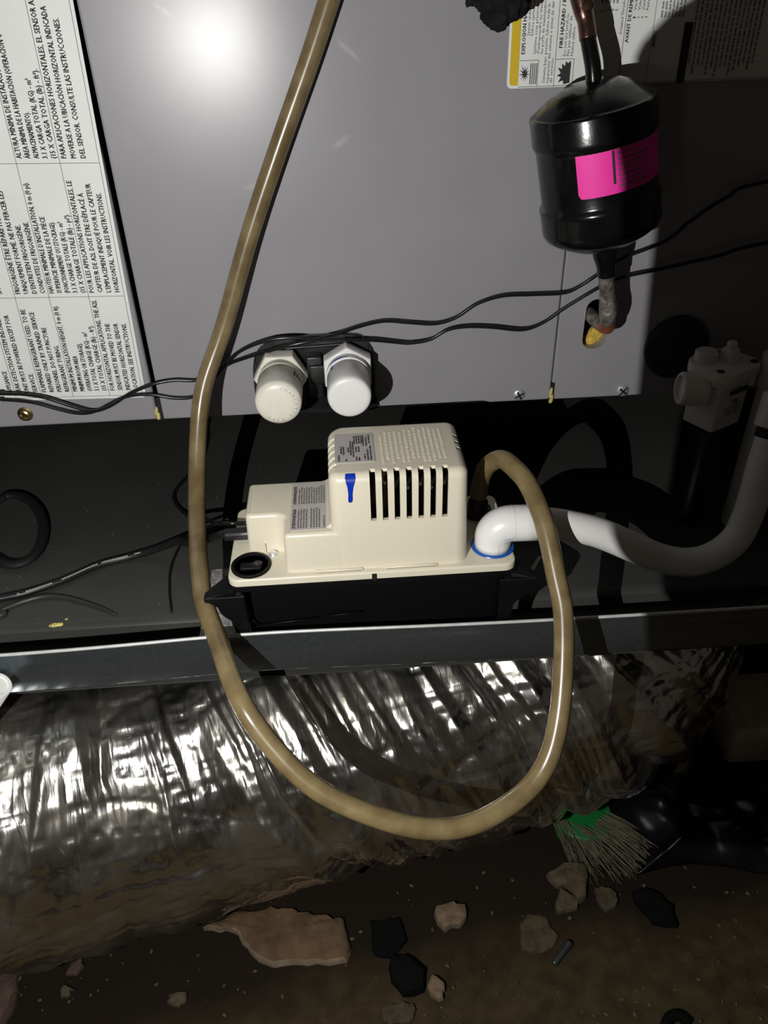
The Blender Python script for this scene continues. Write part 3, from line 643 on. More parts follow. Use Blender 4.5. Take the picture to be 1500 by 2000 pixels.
# ------------------------------------------------------------------ filter drier with its copper tubes
fd = thing('filter_drier', 'black steel refrigerant filter drier with a pink label hanging before the cabinet', 'filter drier', (0.225, -0.06, 0.30))
P1 = Vector((0.2120, -0.0600, 0.4165)); P0 = Vector((0.2320, -0.0600, 0.3240)); ax = (P1-P0).normalized(); Lc = (P1-P0).length
rb = 0.0482; rr = 0.0504
prof = [(0.010, -0.0225), (0.014, -0.0220), (0.030, -0.0160), (0.043, -0.0085), (0.0480, -0.0045), (0.0502, 0.000), (rr, 0.004), (rr, 0.0180), (rr+0.0004, 0.0200), (rr-0.0002, 0.0225), (rb+0.0006, 0.0245), (rb, 0.0265),
        (rb, Lc-0.0275), (rb+0.0006, Lc-0.0255), (rr-0.0002, Lc-0.0230), (rr+0.0004, Lc-0.0205), (rr, Lc-0.0185), (rr, Lc-0.0020), (rr-0.0005, Lc-0.0006), (0.0494, Lc), (0.0480, Lc+0.0002), (0.0465, Lc+0.0014), (0.0310, Lc+0.0118), (0.0235, Lc+0.0150), (0.0140, Lc+0.0164), (0.0090, Lc+0.0168)]
lathe('shell', prof, P0, ax, 'drier', fd, 72, 32)
# pink label wrapped round the shell
Nn = (Vector((0, 0, 1))-ax*ax.z).normalized() if abs(ax.z) < 0.9 else (Vector((1, 0, 0))-ax*ax.x).normalized(); Bn = ax.cross(Nn)
def dr(ang, h, r): return P0+ax*h+(Nn*math.cos(ang)+Bn*math.sin(ang))*r
# angle that faces the camera
fdir = Vector((CAM.x-0.222, CAM.y+0.06, 0)); fdir -= ax*fdir.dot(ax); fdir.normalize(); A0 = math.atan2(fdir.dot(Bn), fdir.dot(Nn))
sg = 1 if dr(A0+0.2, 0.04, rb).x > dr(A0, 0.04, rb).x else -1
def lab(u, v, lift): return dr(A0+sg*u/rb, v, rb+lift)
o2 = [(u, v) for u, v in rrect(-0.0140, 0.0700, 0.0355, 0.0745, 0.0035, 4)]
ua = sorted(set([-0.0140, -0.0105]+list(np.linspace(-0.0140, 0.07, 43))))
V = []; F = []
for u in ua:
    ins = 0.0
    if u < -0.0105: d_ = (-0.0105-u)/0.0035; ins = 0.0035*(1-math.sqrt(max(0, 1-d_*d_)))
    for v in (0.0355+ins, 0.0745-ins): V.append(lab(u, v, 0.0004))
for i in range(len(ua)-1): F.append((2*i, 2*i+2, 2*i+3, 2*i+1))
pk = obj('pink_label', V, F, 'pink', fd, True); pk['label'] = 'bright pink label'
pr = Print(lambda u, v: lab(u, v, 0.0007)); rng = random.Random(5)
for i in range(8): pr.greek(0.018+0.0022*i*0, 0.040+0.0040*i, 0.030*(0.5+0.5*rng.random()), 0.0018, rng)
pr.build('fine_print', 'grey_print', pk)
pr = Print(lambda u, v: lab(u, v, 0.0007)); pr.bar(0.0135, 0.0155, 0.043, 0.068); pr.build('printed_bar', 'black_print', pk)
UPP = [(0.2116, -0.0600, 0.4300), (0.2096, -0.0580, 0.4428), (0.2068, -0.0540, 0.4547), (0.2050, -0.0515, 0.4620)]
tube('upper_stub', UPP, 0.0062, 'drier', fd)
tube('copper_tube', [(0.2052, -0.0518, 0.4610), (0.2044, -0.0500, 0.4665), (0.2030, -0.0475, 0.4735), (0.2005, -0.0450, 0.4810), (0.1967, -0.0400, 0.4962), (0.1915, -0.033, 0.5200), (0.184, -0.03, 0.56), (0.175, -0.03, 0.64)], [0.0067, 0.0067, 0.0066, 0.0074, 0.0086, 0.0080, 0.0076, 0.0076], 'copper', fd)
lathe('service_port', [(0.0042, 0.0), (0.0042, 0.007), (0.0034, 0.0085), (0.0010, 0.0092)], (0.2015, -0.0480, 0.4820), (0.1, -1, 0.15), 'copper', fd, 16)
tube('lower_stub', [(0.2376, -0.0600, 0.3044), (0.2405, -0.0585, 0.2945), (0.2428, -0.0570, 0.2850), (0.2446, -0.0555, 0.2770)], [0.0115, 0.0105, 0.0082, 0.0080], 'drier', fd)
tube('brazed_joint', [(0.2443, -0.0556, 0.2785), (0.2462, -0.0540, 0.2710), (0.2490, -0.0520, 0.2600), (0.2506, -0.0510, 0.2530), (0.2524, -0.0500, 0.2470), (0.2538, -0.0490, 0.2400), (0.2552, -0.0470, 0.2330), (0.2562, -0.0440, 0.2280)], [0.0072, 0.0070, 0.0069, 0.0074, 0.0082, 0.0086, 0.0078, 0.0070], 'braze', fd)
tube('copper_elbow', [(0.2560, -0.0450, 0.2290), (0.2588, -0.0405, 0.2225), (0.2605, -0.0340, 0.2180), (0.2600, -0.0260, 0.2162)], [0.0066, 0.0068, 0.0068, 0.0067], 'copper_red', fd)
tube('inlet_pipe', [(0.2602, -0.0275, 0.2164), (0.2588, -0.0190, 0.2160), (0.2572, -0.0090, 0.2160), (0.2560, 0.0060, 0.2165), (0.2560, 0.0105, 0.2165)], 0.0070, 'braze', fd)

# ragged pipe insulation hanging in at the top
bm = bmesh.new()
for (c, r_b) in (((0.1310, -0.050, 0.4960), 0.0190), ((0.1180, -0.050, 0.4960), 0.0120), ((0.1345, -0.048, 0.4800), 0.0120), ((0.1445, -0.050, 0.4880), 0.0130), ((0.1310, -0.05, 0.52), 0.022), ((0.1320, -0.05, 0.55), 0.023)):
    bmesh.ops.create_icosphere(bm, subdivisions=4, radius=r_b, matrix=Matrix.Translation(c))
for v in bm.verts:
    d = noise.noise(v.co*150)*0.0035+noise.noise(v.co*420)*0.0022+noise.noise(v.co*900)*0.0009
    v.co += v.normal*d
tag(from_bm('pipe_insulation', bm, 'foam', smooth=True, base=(0.131, -0.05, 0.47)), 'ragged black foam pipe insulation torn off above the hazard label', 'insulation')

# ------------------------------------------------------------------ stained drain hose
HOSE = [(0.0600,-0.0260,0.660),(0.0330,-0.0235,0.566),(0.0177,-0.0225,0.5195), (0.0117,-0.0225,0.5037), (0.0030,-0.0225,0.4841), (-0.0144,-0.0230,0.4464), (-0.0454,-0.0250,0.3835), (-0.0779,-0.0285,0.3138), (-0.1091,-0.0360,0.2373), (-0.1327,-0.0500,0.1892), (-0.1426,-0.0660,0.1512), (-0.1479,-0.1000,0.1024), (-0.1444,-0.1500,0.0771), (-0.1382,-0.1900,0.0718), (-0.1324,-0.2220,0.0656), (-0.1254,-0.2430,0.0602), (-0.1168,-0.2640,0.0555), (-0.0955,-0.3224,0.0472), (-0.0730,-0.3482,0.0220), (-0.0395,-0.3725,-0.0054), (0.0080,-0.3884,-0.0249), (0.0499,-0.3946,-0.0360), (0.0906,-0.3887,-0.0367), (0.1362,-0.3668,-0.0208), (0.1566,-0.3379,0.0157), (0.1673,-0.2883,0.0709), (0.1644,-0.2625,0.0976), (0.1595,-0.2340,0.1281), (0.1509,-0.2054,0.1496), (0.1419,-0.1879,0.1566), (0.1327,-0.1710,0.1575), (0.1230,-0.1598,0.1430), (0.1204,-0.1500,0.1207), (0.1195,-0.1480,0.1050)]
hp = catmull(HOSE, 10)
for _ in range(9):
    hp = [hp[0]]+[hp[k]*0.5+(hp[k-1]+hp[k+1])*0.25 for k in range(1, len(hp)-1)]+[hp[-1]]
hose = tube('drain_hose', hp, 0.0083, 'hose', seg=20, base=(0.12, -0.148, 0.10), raw=True)
tag(hose, 'long brown stained vinyl drain hose looping down and round to the pump', 'hose')

# ------------------------------------------------------------------ condensate pump
cpump = thing('condensate_pump', 'cream condensate pump with a vented motor cover on a black tank', 'pump', (0.016, -0.17, 0.0))
ZL = 0.0775
# tank: tapered tub, rim, ears
tk = prism('tank', rrect(-0.1035, 0.1365, -0.2190, -0.1190, 0.010), 0.0035, ZL-0.003, 'tank_black', cpump, top_scale=(1.0, 1.0))
for v in tk.data.vertices:
    wz = v.co.z+worldloc(tk).z if False else v.co.z
    if wz < 0.04: v.co.x = (v.co.x)*0.955; v.co.y = v.co.y*0.93
prism('tank_rim', rrect(-0.1095, 0.1430, -0.2265, -0.1135, 0.009), ZL-0.0060, ZL-0.0005, 'tank_black', cpump, bev=0.001)
for (sx, x0, xe) in ((-1, -0.103, -0.1285), (1, 0.136, 0.1590)):
    ol = [(x0, -0.2285), (xe+sx*-0.002, -0.2365), (xe, -0.2345), (xe, -0.2290), (x0+sx*0.003, -0.1980), (x0, -0.1960)]
    if sx < 0: ol = list(reversed(ol))
    prism('mounting_ear', ol, ZL-0.0080, ZL-0.0022, 'tank_black', cpump, bev=0.0008, seg=2)
    hk = [(0, 0), (0, -0.014), (0.002, -0.0165), (0.005, -0.0165), (0.0058, -0.014), (0.0062, -0.0095), (0.0085, -0.0085), (0.0105, -0.0095), (0.0125, -0.0185), (0.0155, -0.0225), (0.021, -0.0270), (0.0228, -0.048), (0.034, -0.048), (0.034, 0)]
    ol = [(xe-sx*h[0], ZL-0.003+h[1]) for h in hk]
    b_ = prism('mounting_ear', ol, 0.2345, 0.2364, 'tank_black', cpump, bev=0.0004, seg=1, xf=lambda c: Vector((c.x, -c.z, c.y)))
# moulded panel lines on the tank front
for (a_, c_) in (((-0.088, -0.2222, 0.028), (-0.036, -0.2222, 0.0325)), ((-0.028, -0.2222, 0.034), (0.004, -0.2222, 0.0365)), ((-0.088, -0.2222, 0.028), (-0.0935, -0.2222, 0.036))):
    tube('moulded_line', [a_, c_], 0.0009, 'tank_black', cpump, raw=True, seg=6)
# lid
rprism('lid', rrect(-0.1085, 0.1415, -0.2265, -0.1165, [0.008, 0.008, 0.0095, 0.011], 8), ZL, ZL+0.0070, 0.0020, 'cream', cpump)
ZT = ZL+0.0070
# low cover: main part and switch box
LOW = 0.1235
lo = [(-0.0930, -0.1880), (-0.0640, -0.1880), (-0.0585, -0.1920), (-0.0585, -0.2203), (0.004, -0.2203), (0.004, -0.1330), (-0.0900, -0.1330), (-0.0930, -0.1360)]
def smooth_poly(pts, r, n=4):
    out = []; N = len(pts)
    for i in range(N):
        p = Vector(pts[i]); a_ = Vector(pts[i-1]); c_ = Vector(pts[(i+1) % N])
        da = (a_-p); dc = (c_-p); q = min(r, da.length*0.48, dc.length*0.48)
        s_ = p+da.normalized()*q; t_ = p+dc.normalized()*q
        for k in range(n+1):
            t = k/n; out.append(tuple((1-t)**2*s_+2*t*(1-t)*p+t*t*t_))
    return out
rprism('float_cover', smooth_poly(lo, 0.0062, 6), ZT-0.0004, LOW, 0.0040, 'cream', cpump, draft=0.03)
# wall foot / skirt step by the switch box
prism('cover_rib', [(-0.0790, -0.1905), (-0.0770, -0.1905), (-0.0770, -0.1860), (-0.0790, -0.1860)], ZT-0.0003, ZT+0.010, 'cream', cpump)
lathe('screw', [(0.0042, 0.0), (0.0042, 0.0012), (0.0030, 0.0026), (0.0001, 0.0030)], (-0.0708, -0.1925, ZT), (0, 0, 1), 'zinc', cpump, 16)
# motor cover: hollow shell with slots
TOP = 0.1775
ol = rrect(-0.0185, 0.0990, -0.2205, -0.1290, [0.012, 0.017, 0.0112, 0.0110], 8)
mc = rprism('motor_cover', ol, ZT-0.0005, TOP, 0.0076, 'cream', cpump, draft=0.022, seg=8)
inner = prism_bm(rrect(-0.0150, 0.0955, -0.2170, -0.1340, 0.007, 5), ZT-0.02, TOP-0.003, bev=0.006, seg=4, top_scale=(0.955, 0.95))
boolean(mc, inner)
cuts = []
for k in range(7):
    x = 0.0188+k*0.00985; cuts.append(box_bm(x-0.00235, x+0.00235, -0.240, -0.2090, 0.1335, 0.1815))
for k in range(5):
    y = -0.2000+k*0.0108; cuts.append(box_bm(-0.034, -0.0095, y-0.0024, y+0.0024, 0.150, 0.181))
for k in range(3):
    y = -0.1820+k*0.0108; cuts.append(box_bm(0.0915, 0.12, y-0.0024, y+0.0024, 0.150, 0.181))
boolean(mc, join_bm(cuts))
mc.data.polygons.foreach_set('use_smooth', [True]*len(mc.data.polygons)); mc.data.set_sharp_from_angle(angle=math.radians(35))
# coved joint between the two covers
V = []; F = []
for k in range(9):
    t = PI/2*k/8; x = -0.0170-0.0075*(1-math.sin(t)); z = LOW-0.0004+0.0075*(1-math.cos(t))
    V += [(x, -0.2110, z), (x, -0.1360, z), (-0.0140, -0.2110, z), (-0.0140, -0.1360, z)]
V2 = []
for k in range(8): F += [(4*k, 4*k+4, 4*k+5, 4*k+1), (4*k, 4*k+2, 4*k+6, 4*k+4), (4*k+1, 4*k+5, 4*k+7, 4*k+3)]
co_ = obj('coved_joint', V, F, 'cream', cpump, True); co_.data.set_sharp_from_angle(angle=math.radians(40))
# the motor that shows through the slots
box('motor_core', 0.0105, 0.088, -0.2020, -0.1500, 0.1000, 0.1490, 'dark', cpump, bev=0.002)
lathe('motor_winding', [(0.012, 0), (0.017, 0.003), (0.018, 0.012), (0.017, 0.020), (0.012, 0.023)], (0.0135, -0.186, 0.142), (1, 0, 0), 'brown_motor', cpump, 24)
box('motor_frame', 0.0240, 0.0300, -0.2080, -0.2030, 0.128, 0.160, 'brown_motor', cpump, bev=0.001)
for (x, z) in ((0.0288, 0.161), (0.0480, 0.155), (0.0585, 0.158), (0.0680, 0.154), (0.0785, 0.158)):
    lathe('motor_screw', [(0.0016, 0), (0.0016, 0.002), (0.0004, 0.003)], (x, -0.204, z), (0, -1, 0), 'zinc', cpump, 10)
box('motor_frame', 0.072, 0.084, -0.206, -0.202, 0.118, 0.150, 'brown_motor', cpump, bev=0.001)
# retaining tabs along the front foot of the cover
for (x0, x1) in ((-0.0330, 0.0080), (0.0270, 0.0720)):
    box('snap_tab', x0, x1, -0.2228, -0.2190, ZT-0.0002, ZT+0.0020, 'cream', cpump, bev=0.0004, seg=1)
    box('snap_slot', x0+0.001, x1-0.001, -0.2260+0.003, -0.2226, ZT-0.0003, ZT+0.0001, 'dark', cpump)
box('lid_notch', 0.0150, 0.0190, -0.2275, -0.2255, ZL-0.0010, ZT-0.0015, 'dark', cpump)
# black plug in the unused inlet
pg = lathe('inlet_plug', [(0.0175, 0.0), (0.0175, 0.0016), (0.0168, 0.0022), (0.0150, 0.0020), (0.0145, -0.0010), (0.0001, -0.0014)], (-0.0893, -0.2075, ZT), (0, 0, 1), 'tank_black', cpump, 40)
box('plug_grip', -0.0985, -0.0800, -0.2140, -0.2055, ZT-0.0010, ZT+0.0030, 'tank_black', pg, bev=0.0012)
lathe('plug_grip', [(0.0042, 0.0), (0.0042, 0.004), (0.0030, 0.0050), (0.0001, 0.0045)], (-0.0835, -0.2080, ZT-0.001), (0, 0, 1), 'black_plastic', pg, 18)
# discharge barb behind
lathe('discharge_barb', [(0.0130, 0.0), (0.0130, 0.006), (0.0095, 0.008), (0.0095, 0.014), (0.0085, 0.016), (0.0075, 0.018)], (0.1195, -0.1480, ZT), (0, 0, 1), 'black_plastic', cpump, 20)
# blue marker stroke, bent over the top edge of the cover
def cover_front(x, z): 
    y = -0.2205+0.022*(min(z, TOP-0.0076)-ZT)
    d = z-(TOP-0.0076)
    if d > 0: y += 0.0076-math.sqrt(max(0, 0.0076**2-d*d))
    return y-0.0006
st = [(0.1805, 0), (0.1772, 0.0039), (0.1764, 0.0041), (0.1750, 0.0043), (0.1733, 0.0039), (0.1715, 0.0035), (0.1680, 0.0025), (0.1640, 0.0020), (0.1600, 0.0017), (0.1560, 0.0019), (0.1535, 0.0015), (0.1528, 0.0004)]
V = []; F = []
for i, (z, hw) in enumerate(st[1:]):
    zz = min(z, TOP+0.0002); cx = 0.0012-0.003*(0.177-z)/0.02*0.3
    for s in (-1, 1): V.append((cx+s*hw, cover_front(cx, zz), zz))
for i in range(len(st)-2): F.append((2*i, 2*i+2, 2*i+3, 2*i+1))
obj('blue_mark', V, F, 'blue', cpump, True)
# stickers: attention label on the low cover, rating label on the motor cover
def sticker(name, x0, x1, y0, y1, z, parent):
    return prism(name, rrect(x0, x1, y0, y1, 0.0012, 3), z, z+0.0004, 'label_silver', parent)
s1 = sticker('attention_label', -0.0520, -0.0215, -0.2130, -0.1395, LOW+0.0001, cpump)
pr = Print(lambda u, v: Vector((-0.0520+v, -0.2130+u, LOW+0.0009))); rng = random.Random(9)
pr.mp = lambda u, v: Vector((-0.0520-v, -0.2130+u, LOW+0.0009))
pr.text('ATTENTION INSTALLER', 0.002, -0.0045, 0.0028, 0.0285, bold=0.0001)
pr.text('ATTENTION INSTALLATEUR', 0.0385, -0.0045, 0.0028, 0.0285, bold=0.0001)
pr.build('printed_text', 'black_print', s1)
pr2 = Print(pr.mp)
for i in range(4): pr2.greek(0.002, -(0.0075+0.0023*i), 0.029-0.003*rng.random(), 0.0015, rng); 
for i in range(4): pr2.greek(0.002, -(0.0185+0.0023*i), 0.030-0.003*rng.random(), 0.0015, rng)
pr2.greek(0.002, -0.0295, 0.017, 0.0015, rng)
for i in range(11): pr2.greek(0.0385, -(0.0075+0.0022*i), 0.030-0.006*rng.random(), 0.0015, rng)
pr2.build('fine_print', 'grey_print', s1)
s2 = sticker('rating_label', -0.0105, 0.0225, -0.1980, -0.1500, TOP+0.0001, cpump)
pr = Print(lambda u, v: Vector((-0.0105-v, -0.1980+u, TOP+0.0009))); rng = random.Random(12)
for i, (u, L) in enumerate([(0.002, 0.010), (0.014, 0.012), (0.012, 0.014), (0.002, 0.003), (0.016, 0.008), (0.011, 0.024), (0.008, 0.026)]):
    pr.greek(u, -(0.0040+0.0020*i), L, 0.0016, rng)
for (u, v, L) in [(0.002, 0.0185, 0.006), (0.016, 0.0185, 0.009), (0.030, 0.0175, 0.014), (0.030, 0.0195, 0.014), (0.002, 0.0208, 0.006), (0.016, 0.0208, 0.009), (0.030, 0.0215, 0.014), (0.030, 0.0235, 0.014), (0.004, 0.0255, 0.008), (0.026, 0.0250, 0.018), (0.002, 0.0280, 0.018), (0.026, 0.0275, 0.016), (0.002, 0.0305, 0.024), (0.030, 0.0300, 0.015)]:
    pr.greek(u, -v, L, 0.0016, rng)
pr.build('fine_print', 'black_print', s2)
# raised moulded lines on top of the cover
rng = random.Random(21); bm = bmesh.new()
for i in range(13):
    x = 0.0290+0.0043*i; y = -0.2040+rng.random()*0.01; ye = -0.1430-rng.random()*0.010
    while y < ye:
        L = rng.uniform(0.0012, 0.0030)
        bmesh.ops.create_cube(bm, size=1, matrix=Matrix.Translation((x, y+L/2, TOP+0.0001)) @ Matrix.Diagonal((0.0020, L, 0.0005, 1)))
        y += L+0.0009
emb = from_bm('raised_moulding', bm, 'cream', cpump); emb['kind'] = 'stuff'

# ------------------------------------------------------------------ pipe into the pump
el = thing('pipe_elbow', 'white plastic pipe elbow standing in the right end of the pump lid', 'pipe elbow', (0.1245, -0.1990, ZT))
cx, cy = 0.1245, -0.1990
RE = 0.0162
path = [Vector((cx, cy, ZT+0.0004)), Vector((cx, cy, ZT+0.006)), Vector((cx, cy, ZT+0.0105))]
for k in range(1, 10):
    t = PI/2*k/9; path.append(Vector((cx+0.0150*(1-math.cos(t)), cy, ZT+0.0105+0.0130*math.sin(t))))
path += [Vector((cx+0.0260, cy, ZT+0.0232)), Vector((cx+0.0430, cy, ZT+0.0222))]
tube('elbow_body', path, RE, 'pvc', el, raw=True, seg=36)
lathe('elbow_lip', [(RE, 0), (RE+0.0006, 0.0006), (RE+0.0006, 0.0020), (RE, 0.0028)], (cx+0.0402, cy, ZT+0.0224), (1, 0, -0.058), 'pvc', el, 36)
tube('mould_seam', [(cx+0.0150+0.001, cy-RE*math.cos(t), ZT+0.0235+RE*math.sin(t)) for t in np.linspace(-0.3, PI*0.75, 14)], 0.00022, 'pvc_grey', el, raw=True, seg=5)
tube('mould_seam', [(cx+0.002, cy-RE-0.0001, ZT+0.001), (cx+0.002, cy-RE-0.0001, ZT+0.013)], 0.00022, 'pvc_grey', el, raw=True, seg=5)
# smear of blue solvent cement
pr = Print(lambda u, v: Vector((cx+0.004+u, cy-RE*math.cos(v)-0.0004, ZT+0.0200+RE*math.sin(v)*0.6)))
pr.poly([(0.0, -0.30), (0.004, -0.20), (0.009, -0.10), (0.0105, -0.16), (0.007, -0.26), (0.003, -0.34)]); pr.poly([(0.0125, -0.40), (0.0137, -0.40), (0.0137, -0.48), (0.0125, -0.48)])
pr.build('cement_smear', 'pale_blue', el)
rg = lathe('cement_ring', [(RE+0.0002, 0.0002), (RE+0.0030, 0.0002), (RE+0.0026, 0.0008), (RE+0.0004, 0.0012)], (cx, cy, ZT), (0, 0, 1), 'blue_primer', el, 40)
rg['label'] = 'blue ring of solvent cement'
PIPE = [(0.1600,-0.1990,0.1066), (0.1730,-0.1990,0.1058), (0.1909,-0.1990,0.1016), (0.2205,-0.1970,0.0903), (0.2552,-0.1950,0.0704), (0.2870,-0.1900,0.0508), (0.3169,-0.1870,0.0415), (0.3446,-0.1800,0.0420), (0.3685,-0.1700,0.0555), (0.3797,-0.1600,0.0853), (0.3855,-0.1500,0.1158), (0.3925,-0.1400,0.1478)]
tag(tube('flexible_pipe', PIPE, 0.0138, 'pvc', n=10, seg=28, base=(0.317, -0.187, 0.03)), 'bent white plastic pipe curving from the elbow up to the right', 'pipe')
cpl = thing('pipe_coupling', 'white pipe coupling at the right edge above the end of the bent pipe', 'pipe fitting', (0.394, -0.137, 0.15))
dv = Vector((0.0070, 0.0100, 0.0320)).normalized()
lathe('collar', [(0.0150, 0.000), (0.0180, 0.001), (0.0180, 0.030), (0.0165, 0.032), (0.0140, 0.032), (0.0140, 0.075)], Vector((0.3925, -0.1400, 0.1478))+dv*0.006, dv, 'switch_white', cpl, 32)
lathe('cement_band', [(0.0142, 0.0), (0.0146, 0.001), (0.0146, 0.008), (0.0142, 0.009)], Vector((0.3925, -0.1400, 0.1478))-dv*0.003, dv, 'dark', cpl, 32)

# ------------------------------------------------------------------ float switch on the overflow outlet
fs = thing('float_switch', 'white boxed float switch with a flanged cap standing in shadow at the right', 'float switch', (0.372, -0.06, 0.115))
RZ = math.radians(28)
def fsx(c): return Vector((0.3740+c.x*math.cos(RZ)-c.y*math.sin(RZ), -0.0600+c.x*math.sin(RZ)+c.y*math.cos(RZ), c.z))
prism('box', smooth_poly([(-0.0215, -0.0180), (0.0215, -0.0180), (0.0215, 0.0180), (-0.0215, 0.0180)], 0.003), 0.1230, 0.1790, 'switch_white', fs, bev=0.001, top_scale=(1.06, 1.06), xf=fsx)
capo = [(-0.030, -0.017), (-0.020, -0.027), (0.020, -0.027), (0.030, -0.018), (0.030, 0.018), (0.020, 0.027), (-0.020, 0.027), (-0.030, 0.017)]
cpb = prism('cap_flange', smooth_poly(capo, 0.006), 0.1770, 0.1880, 'switch_white', fs, bev=0.0018, xf=fsx, both=True)
prism('cap_flange', smooth_poly([(x*0.9, y*0.9) for x, y in capo], 0.006), 0.1720, 0.1768, 'switch_white', fs, bev=0.0008, xf=fsx)
lathe('stud', [(0.0110, 0), (0.0110, 0.009), (0.0095, 0.0105), (0.0001, 0.0105)], fsx(Vector((-0.014, 0.012, 0.188))), (0, 0, 1), 'switch_white', fs, 24)
prism('stud', smooth_poly([(-0.004, -0.010), (0.012, -0.010), (0.013, 0.008), (-0.003, 0.008)], 0.003), 0.1875, 0.2010, 'switch_white', fs, bev=0.0010, top_scale=(0.7, 0.7), xf=fsx)
for k in range(4): lathe('barb', [(0.0050, 0), (0.0042, 0.0016), (0.0040, 0.0017)], fsx(Vector((0.004, -0.001, 0.2005+0.0018*k))), (0, 0, 1), 'switch_white', fs, 16)
for a_, b_ in ((-0.024, -0.012), (0.022, -0.014), (0.012, 0.016)):
    lathe('cap_screw', [(0.0038, 0), (0.0038, 0.0006), (0.0024, 0.0010), (0.0001, 0.0008)], fsx(Vector((a_, b_*1.2, 0.188))), (0, 0, 1), 'dark', fs, 14)
lathe('peg', [(0.0034, 0), (0.0034, -0.008), (0.001, -0.0095)], fsx(Vector((0.013, -0.0245, 0.1775))), (0, 0, 1), 'switch_white', fs, 14)
ax_ = fsx(Vector((-1, 0, 0)))-fsx(Vector((0, 0, 0))); st_ = fsx(Vector((-0.020, 0.0, 0.163)))
lathe('inlet_pipe', [(0.0150, 0), (0.0165, 0.002), (0.0165, 0.024), (0.0150, 0.026), (0.0130, 0.026), (0.0120, 0.022), (0.0001, 0.022)], st_, (-0.96, 0.10, 0.05), 'switch_white', fs, 32)
pr = Print(lambda u, v: fsx(Vector((u, -0.0189-0.0003-0.0006*(v-0.125)/0.05, v)))); rng = random.Random(4)
pr.bar(-0.008, 0.019, 0.1600, 0.1650); pr.greek(-0.006, 0.167, 0.012, 0.0022, rng)
pr.text('c', -0.006, 0.1485, 0.0040); pr.text('UL', -0.001, 0.1485, 0.0060, 0.009, bold=0.0003); pr.text('us', 0.011, 0.1485, 0.0030)
for i in range(3): pr.greek(-0.010+0.003*(i == 1), 0.1445-0.0036*i, 0.025-0.006*(i == 1), 0.0018, rng)
pr.build('printed_text', 'black_print', fs)
lathe('support_pipe', [(0.0150, 0), (0.0150, 0.1232)], (0.374, -0.060, 0.0), (0, 0, 1), 'black_plastic', fs, 28)
jp = thing('overflow_pipe', 'dim white vertical pipe beside the float switch at the right edge', 'pipe', (0.425, -0.075, 0.0))
lathe('pipe_body', [(0.0165, 0.0), (0.0165, 0.165), (0.0195, 0.166), (0.0195, 0.195), (0.0165, 0.196)], (0.4260, -0.0720, 0.0), (0, 0, 1), 'switch_white', jp, 32)

# ------------------------------------------------------------------ cords on the pan
CORD = [(-0.0900,-0.1650,0.0897),(-0.0968,-0.1650,0.0893), (-0.1150,-0.1620,0.0880), (-0.1235,-0.1550,0.0815), (-0.1360,-0.1380,0.0664), (-0.1523,-0.1220,0.0534), (-0.1683,-0.1060,0.0401), (-0.1790,-0.0880,0.0300), (-0.2105,-0.0768,0.0120), (-0.2385,-0.0765,0.0045), (-0.2684,-0.0876,0.0042), (-0.2994,-0.1100,0.0042), (-0.3302,-0.1260,0.0042), (-0.3532,-0.1324,0.0042), (-0.42,-0.1475,0.0042), (-0.62,-0.17,0.0042)]
pc = thing('power_cord', 'black power cord with white print running left from the pump', 'cord', (-0.2684, -0.0876, 0.0))
tube('flex', CORD, 0.0040, 'cord', pc, n=8, seg=12)
tube('strain_relief', [(-0.0905, -0.1650, 0.0897), (-0.1000, -0.1650, 0.0892), (-0.1160, -0.1628, 0.0877)], 0.0058, 'black_plastic', pc, seg=16)
cc = catmull(CORD, 8); rng = random.Random(2); V = []; F = []
i0 = 68
for i in range(i0, 100):
    if rng.random() < 0.25: continue
    p_ = cc[i]; q_ = cc[i+1]; t_ = (q_-p_).normalized(); side = t_.cross(Vector((0, 0, 1))).normalized()
    if side.y > 0: side = -side
    L_ = (q_-p_).length
    for k in range(2):
        a_ = p_+t_*L_*(0.05+0.5*k); b_ = a_+t_*L_*0.38
        n_ = (Vector((0, 0, 0.8))+side*0.6).normalized(); w_ = t_.cross(n_)*0.0006
        o_ = n_*0.00415; n0 = len(V)
        V += [a_+o_-w_, b_+o_-w_, b_+o_+w_, a_+o_+w_]; F.append((n0, n0+1, n0+2, n0+3))
obj('printed_text', V, F, 'label_silver', pc)
tag(tube('signal_wire', [(-0.0900,-0.1500,0.0905),(-0.0979,-0.1500,0.0902), (-0.1166,-0.1500,0.0916), (-0.1387,-0.1013,0.0600), (-0.1587,-0.0471,0.0300), (-0.1898,-0.0019,0.0060), (-0.2097,0.0480,0.0030), (-0.1882,0.1179,0.0030), (-0.1853,0.1730,0.0030), (-0.1897,0.2057,0.0050), (-0.19, 0.26, 0.0030)], 0.0020, 'wire', n=6, seg=9), 'thin black low voltage wire bending back from the pump behind the hose', 'wire')
tag(tube('loose_wire', [(-0.1150,-0.1420,0.0905), (-0.1404,-0.1082,0.0600), (-0.1656,-0.0691,0.0300), (-0.1810,-0.0531,0.0100), (-0.1892,-0.0719,0.0030), (-0.1911,-0.0999,0.0020), (-0.1868,-0.1333,0.0014), (-0.1799,-0.1650,0.0014)], 0.0012, 'wire', n=6, seg=8), 'hair thin black wire hanging down onto the pan left of the hose', 'wire')
tag(tube('reflection_arc', [(-0.60,-0.20,0.0022), (-0.3631,-0.1600,0.0022), (-0.3482,-0.1489,0.0022), (-0.3298,-0.1370,0.0022), (-0.3090,-0.1312,0.0022), (-0.2848,-0.1366,0.0022), (-0.2535,-0.1518,0.0022), (-0.2330,-0.1650,0.0022)], [0.0026, 0.0026, 0.0026, 0.0026, 0.0025, 0.0022, 0.0016, 0.0008], 'reflection_grey', n=6, seg=9), 'dull grey arc added on the pan below the power cord as a reflection', 'wire')  # tapering grey arc modelled in place of a reflection in the pan
